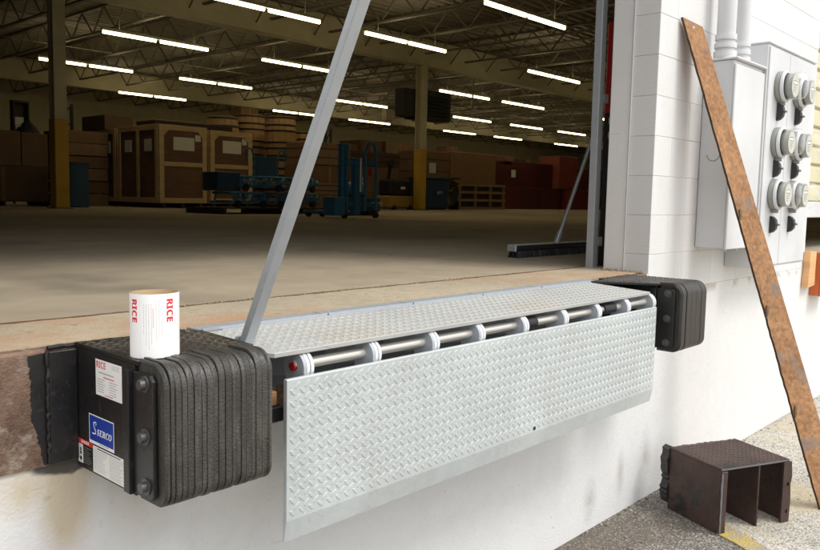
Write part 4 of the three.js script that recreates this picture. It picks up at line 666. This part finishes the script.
{ const t = thing('blue_cart', 'blue hand cart with flat back panel above the trolley heap', 'hand cart', [9.86, FL + 0.72, -11.2]);
  part(t, 'panel', bx(-0.25, 0.25, 0.02, 0.42, -0.02, 0.02, 0.006), paint(0.05, 0.15, 0.22)); for (const s of [-1, 1]) part(t, 'handle', tube([[s * 0.28, -0.3, 0], [s * 0.3, 0.4, 0], [s * 0.36, 0.56, 0], [s * 0.46, 0.56, 0], [s * 0.48, 0.3, 0]], 0.02, 30, 7), blueM); part(t, 'deck', bx(-0.28, 0.28, -0.02, 0.018, -0.03, 0.3, 0.004), blueM); }
{ // blue stacker
  const t = thing('hand_stacker', 'blue hand stacker with tall mast and looped handle', 'stacker', [9.35, FL, -8.0]);
  for (const x of [-0.36, -0.26]) part(t, 'mast', bx(x - 0.03, x + 0.03, 0.06, 1.24, -0.05, 0.05, 0.004), blueM); part(t, 'mast', bx(-0.08, 0.04, 0.06, 1.02, -0.06, 0.06, 0.006), blueM);
  part(t, 'cylinder', rod([0.04, 0.45, 0.05], [0.04, 1.02, 0.05], 0.03, 12), steelBright); part(t, 'cross_bar', bx(-0.4, 0.42, 0.9, 0.98, -0.03, 0.03, 0.006), blueM); part(t, 'cross_bar', bx(-0.4, 0.42, 0.2, 0.26, -0.03, 0.03, 0.006), blueM);
  part(t, 'handle', tube([[0.14, 0.12, 0.06], [0.14, 1.1, 0.06], [0.17, 1.24, 0.06], [0.27, 1.3, 0.06], [0.37, 1.24, 0.06], [0.4, 1.1, 0.06], [0.4, 0.12, 0.06]], 0.026, 60, 8), blueM);
  for (const s of [-0.3, 0.02]) part(t, 'fork', bx(s - 0.06, s + 0.06, 0.07, 0.12, -1.0, -0.05, 0.006), blueM); for (const [x, z] of [[-0.32, 0.05], [0.4, 0.06], [0.02, -0.9], [-0.3, -0.9]]) { const c = part(t, 'caster', rod([x - 0.025, 0.06, z], [x + 0.025, 0.06, z], 0.06, 14), darkBrown); part(c, 'fork_mount', bx(x - 0.03, x + 0.03, 0.1, 0.14, z - 0.03, z + 0.03, 0.003), darkBrown); }
  part(t, 'base_box', bx(-0.62, -0.4, 0.05, 0.36, -0.16, 0.16, 0.01), blueM); part(t, 'tag', bx(0.22, 0.3, 0.72, 0.86, 0.05, 0.056, 0), redPaint); }
{ const t = thing('blue_motor', 'blue pump unit with silver fittings behind the lift lever', 'pump', [10.9, FL, -9.7]);
  part(t, 'base', bx(-0.5, 0.5, 0.08, 0.35, -0.25, 0.25, 0.01), blueDark); part(t, 'motor', rod([-0.3, 0.5, 0], [0.2, 0.5, 0], 0.16, 18), blueM); for (const x of [0.26, 0.42]) part(t, 'fitting', rod([x, 0.22, 0.25], [x, 0.22, 0.36], 0.05, 12), steelBright); const g = new THREE.TorusGeometry(0.1, 0.03, 8, 18); g.translate(0, 0.72, 0.1); part(t, 'lamp_ring', g, paperM); part(t, 'foot', bx(-0.45, 0.45, 0, 0.079, -0.22, 0.22, 0.004), dark); }
// --- cartons behind the stacker
const stackRow = (x0, x1, z, ys, mats, nm, labels, grp, d = 1.1) => { for (let i = 0; i < ys.length - 1; i++) boxThing(nm, labels[i], 'carton', x0 + rr(-0.03, 0.03), x1 + rr(-0.03, 0.03), ys[i] + (i ? 0.003 : 0), ys[i + 1] - 0.003, z + rr(-0.04, 0.04), d, mats[i % mats.length], { tape: i % 2 === 0, group: grp, band: i % 2 ? [0.3, 0.7] : null }); };
stackRow(14.2, 15.7, -14.95, [FL, 1.62, 1.98, 2.45, 3.08], [card[1], card[0], card[1], card[0]], 'flat_carton', ['lowest', 'second', 'third', 'topmost'].map(s => `brown carton right of the lift lever, ${s} of its stack`), 'cartons behind the blue stacker');
stackRow(16.35, 19.0, -16.1, [FL, 2.55, 3.02], [card[0], card[3]], 'wrapped_carton', ['large brown carton behind the looped handle', 'dark carton layer on the large brown carton'], 'cartons behind the blue stacker');
stackRow(20.1, 21.6, -16.1, [FL, 2.2, 3.2], [card[1], card[0]], 'wrapped_carton', ['brown carton behind the blue bin', 'brown carton with white notice right of the far column'], 'cartons near the far column');
part(scene.getObjectByName('wrapped_carton_006') || scene.children[scene.children.length - 1], 'paper_notice', bx(-0.35, 0.0, 0.25, 0.6, 0.556, 0.56, 0), paperM);
stackRow(21.7, 24.4, -16.2, [2.14, 3.26], [card[2]], 'wrapped_carton', ['large plain carton on the slatted crate'], 'cartons near the far column', 1.2);
{ const slatM = M({ map: woodT, color: lin(0.5, 0.44, 0.4), roughness: 0.85 }); const t = thing('slatted_crate', 'low open slatted wooden crate under the large plain carton', 'crate', [21.65, FL, -15.7]);
  for (const x of [0, 0.9, 1.8, 2.6]) part(t, 'post', bx(x, x + 0.09, 0, 0.9, -0.09, 0, 0.004), slatM); for (const y of [0.0, 0.28, 0.56, 0.82]) part(t, 'slat', bx(-0.02, 2.72, y, y + 0.09, 0.001, 0.022, 0.003), slatM); part(t, 'load', bx(0.1, 2.6, 0.05, 0.86, -1.1, -0.1, 0.01), darkBrown); part(t, 'floor_board', bx(0, 2.7, 0.905, 0.918, -1.2, 0, 0.002), darkBrown); }
{ // second row of stock farther back
  const rowB = [[15.2, 16.6, 2.1, 0, 'squat brown carton behind the barrels'], [16.9, 18.2, 2.35, 2, 'pale brown carton standing behind the blue stacker'], [18.4, 19.9, 1.75, 1, 'low brown carton behind the pallet truck'], [20.2, 21.3, 2.45, 3, 'tall dark carton behind the far column'], [21.5, 23.1, 2.5, 0, 'tall brown carton rising behind the plain carton'], [23.3, 24.6, 2.2, 2, 'pale carton left of the maroon stacks'], [31.2, 32.8, 2.3, 1, 'brown carton behind the bright red carton']];
  for (const [x0, x1, h, m, lab] of rowB) boxThing('stock_carton', lab, 'carton', x0, x1, FL, FL + h, -19.2, 1.2, card[m], { tape: 1, group: 'stock farther back', band: [0.34, 0.68], note: m === 2 });
  for (const [x, y, z, lab] of [[14.6, 3.995, -18.3, 'short carton lying on the tallest barrel'], [22.4, 3.265, -16.7, 'small dark carton on the large plain carton'], [17.2, 3.025, -16.6, 'small brown carton on the dark carton layer'], [26.4, 3.13, -17.0, 'small carton on the maroon stack']]) boxThing('small_carton', lab, 'carton', x - 0.3, x + 0.35, y, y + 0.22, z, 0.5, card[1], { tape: 1 });
}
{ // electric pallet truck
  const t = thing('pallet_truck', 'yellow and black electric pallet truck left of the far column', 'pallet truck', [17.55, FL, -14.9]);
  part(t, 'body', bx(-0.58, 0.5, 0.06, 0.42, -0.3, 0.3, 0.04), paint(0.46, 0.31, 0.09)); part(t, 'cowl', bx(-0.5, 0.44, 0.425, 0.92, -0.27, 0.27, 0.06), dark); part(t, 'label_plate', bx(-0.05, 0.15, 0.62, 0.7, 0.271, 0.275, 0), paperM);
  part(t, 'tiller', bar([-0.32, 0.9, 0.0], [-0.36, 1.34, 0.12], 0.07, 0.07), dark); part(t, 'tiller_head', [bx(-0.48, -0.24, 1.3, 1.5, 0.06, 0.18, 0.03), bar([-0.55, 1.42, 0.12], [-0.17, 1.42, 0.12], 0.035)], dark); for (const x of [-0.35, 0.35]) part(t, 'wheel', rod([x - 0.04, 0.08, 0.26], [x + 0.04, 0.08, 0.26], 0.08, 16), dark);
  for (const x of [-0.3, 0.22]) part(t, 'fork', bx(x, x + 0.16, 0.07, 0.13, -1.5, -0.301, 0.01), paint(0.46, 0.31, 0.09)); }
{ const t = thing('blue_bin', 'dark blue bin with white lettering right of the far column', 'bin', [19.2, FL, -15.0]);
  part(t, 'tub', (() => { const g = prism([[-0.5, 0.05], [0.5, 0.05], [0.56, 0.98], [-0.56, 0.98]], 0.8, 0.02); g.translate(0, 0, -0.4); return boxUV(g); })(), paint(0.018, 0.055, 0.12)); part(t, 'rim', bx(-0.6, 0.6, 0.982, 1.03, -0.44, 0.44, 0.01), blueDark); part(t, 'foot', bx(-0.45, 0.45, 0, 0.0495, -0.36, 0.36, 0.005), dark);
  const g = new THREE.PlaneGeometry(0.5, 0.2); g.translate(0.12, 0.55, 0.4025); part(t, 'lettering', g, M({ map: canvasTex(250, 100, (x, w, h) => { x.fillStyle = '#143055'; x.fillRect(0, 0, w, h); x.fillStyle = '#aab4bd'; x.font = 'bold 74px sans-serif'; x.fillText('WF7', 40, 78); }), roughness: 0.6 })); }
{ const t = thing('drum_fan', 'black round drum fan beside the blue bin', 'fan', [20.25, FL, -15.1]);
  const g = new THREE.CylinderGeometry(0.44, 0.44, 0.3, 30, 1, true); g.rotateX(Math.PI / 2); g.translate(0, 0.56, 0); part(t, 'shroud', g, M({ color: lin(0.02, 0.02, 0.022), roughness: 0.5, side: THREE.DoubleSide })); for (let i = 1; i < 5; i++) { const r = new THREE.TorusGeometry(0.1 * i, 0.008, 5, 26); r.translate(0, 0.56, 0.15); part(t, 'guard_ring', r, steelDark); } for (let i = 0; i < 4; i++) { const b = bx(0.04, 0.38, -0.06, 0.06, -0.005, 0.005, 0.002); b.rotateX(0.4); b.rotateZ(i * Math.PI / 2 + 0.4); b.translate(0, 0.56, 0); part(t, 'blade', b, steelDark); } part(t, 'motor', rod([0, 0.56, -0.12], [0, 0.56, 0.06], 0.07, 14), dark); part(t, 'stand', [bx(-0.4, -0.34, 0, 0.3, -0.2, 0.2, 0.005), bx(0.34, 0.4, 0, 0.3, -0.2, 0.2, 0.005)], dark); part(t, 'top_shelf', bx(-0.45, 0.45, 1.01, 1.06, -0.2, 0.2, 0.005), dark); }
// --- maroon wrapped stacks
{ const lowX = [25.1, 26.6, 28.1, 29.6], g = 'maroon wrapped cartons';
  for (let i = 0; i < 3; i++) boxThing('maroon_carton', `maroon wrapped carton on the floor, ${['left', 'middle', 'right'][i]} of the lower row`, 'carton', lowX[i], lowX[i + 1] - 0.02, FL, 2.1, -16.5, 1.3, maroons[i % 2], { group: g });
  for (let i = 0; i < 3; i++) boxThing('maroon_carton', `dark maroon carton in the upper row, ${['left', 'middle', 'right'][i]}`, 'carton', 25.3 + i * 1.3, 26.58 + i * 1.3, 2.105, i ? 3.12 : 2.95, -16.6 - i * 0.05, 1.2, maroons[(i + 1) % 2], { group: g, note: i === 0 });
  boxThing('maroon_carton', 'pinkish red carton standing at the end of the maroon stack', 'carton', 29.22, 30.7, 2.105, 3.5, -16.4, 1.0, maroons[2], { group: g }); boxThing('maroon_carton', 'maroon carton under the pinkish red carton', 'carton', 29.62, 31.1, FL, 2.1, -17.4, 0.9, maroons[0], { group: g });
  boxThing('maroon_carton', 'small bright red carton on the floor behind the broom handle', 'carton', 29.75, 31.15, FL, 2.05, -16.05, 1.0, maroons[3], { group: g });
  boxThing('maroon_carton', 'tall maroon stack seen beside the door track', 'carton', 31.6, 34.4, FL, 3.08, -17.1, 1.2, maroons[1], { group: g, band: [0.33, 0.66] });
  boxThing('flat_carton', 'brown cartons behind the maroon row', 'carton', 24.6, 29.6, FL, 3.38, -18.4, 1.2, card[3], { band: [0.3, 0.62] }); }
{ // unit heater
  const t = thing('unit_heater', 'dark unit heater hanging from the ceiling beside the far column', 'heater', [18.95, 4.1, -15.2]);
  part(t, 'casing', bx(-0.25, 1.4, 0, 0.92, -0.5, 0.1, 0.02), dark); part(t, 'casing', bx(-0.72, -0.26, 0.04, 0.9, -0.45, 0.0, 0.02), dark); for (let i = 0; i < 6; i++) { const b = bx(0.1, 1.3, 0, 0.018, -0.035, 0.035, 0.002); b.rotateX(0.6); b.translate(0, 0.14 + i * 0.115, 0.13); part(t, 'louvre', b, blackPlastic); }
  for (const x of [-0.1, 0.9]) part(t, 'hanger_rod', rod([x, 0.92, -0.2], [x, 2.25, -0.2], 0.012, 6), steelDark); part(t, 'gas_pipe', tube([[1.4, 0.7, -0.2], [2.6, 0.62, -0.2], [2.9, 0.62, -0.2], [2.95, 1.9, -0.2]], 0.03, 40, 8), steelDark); part(t, 'junction_box', bx(-1.45, -1.1, -0.15, 0.2, -0.3, -0.1, 0.01), beige); part(t, 'conduit', rod([-1.28, 0.2, -0.2], [-1.28, 2.2, -0.2], 0.015, 6), steelDark); }
renderer.render(scene, camera);
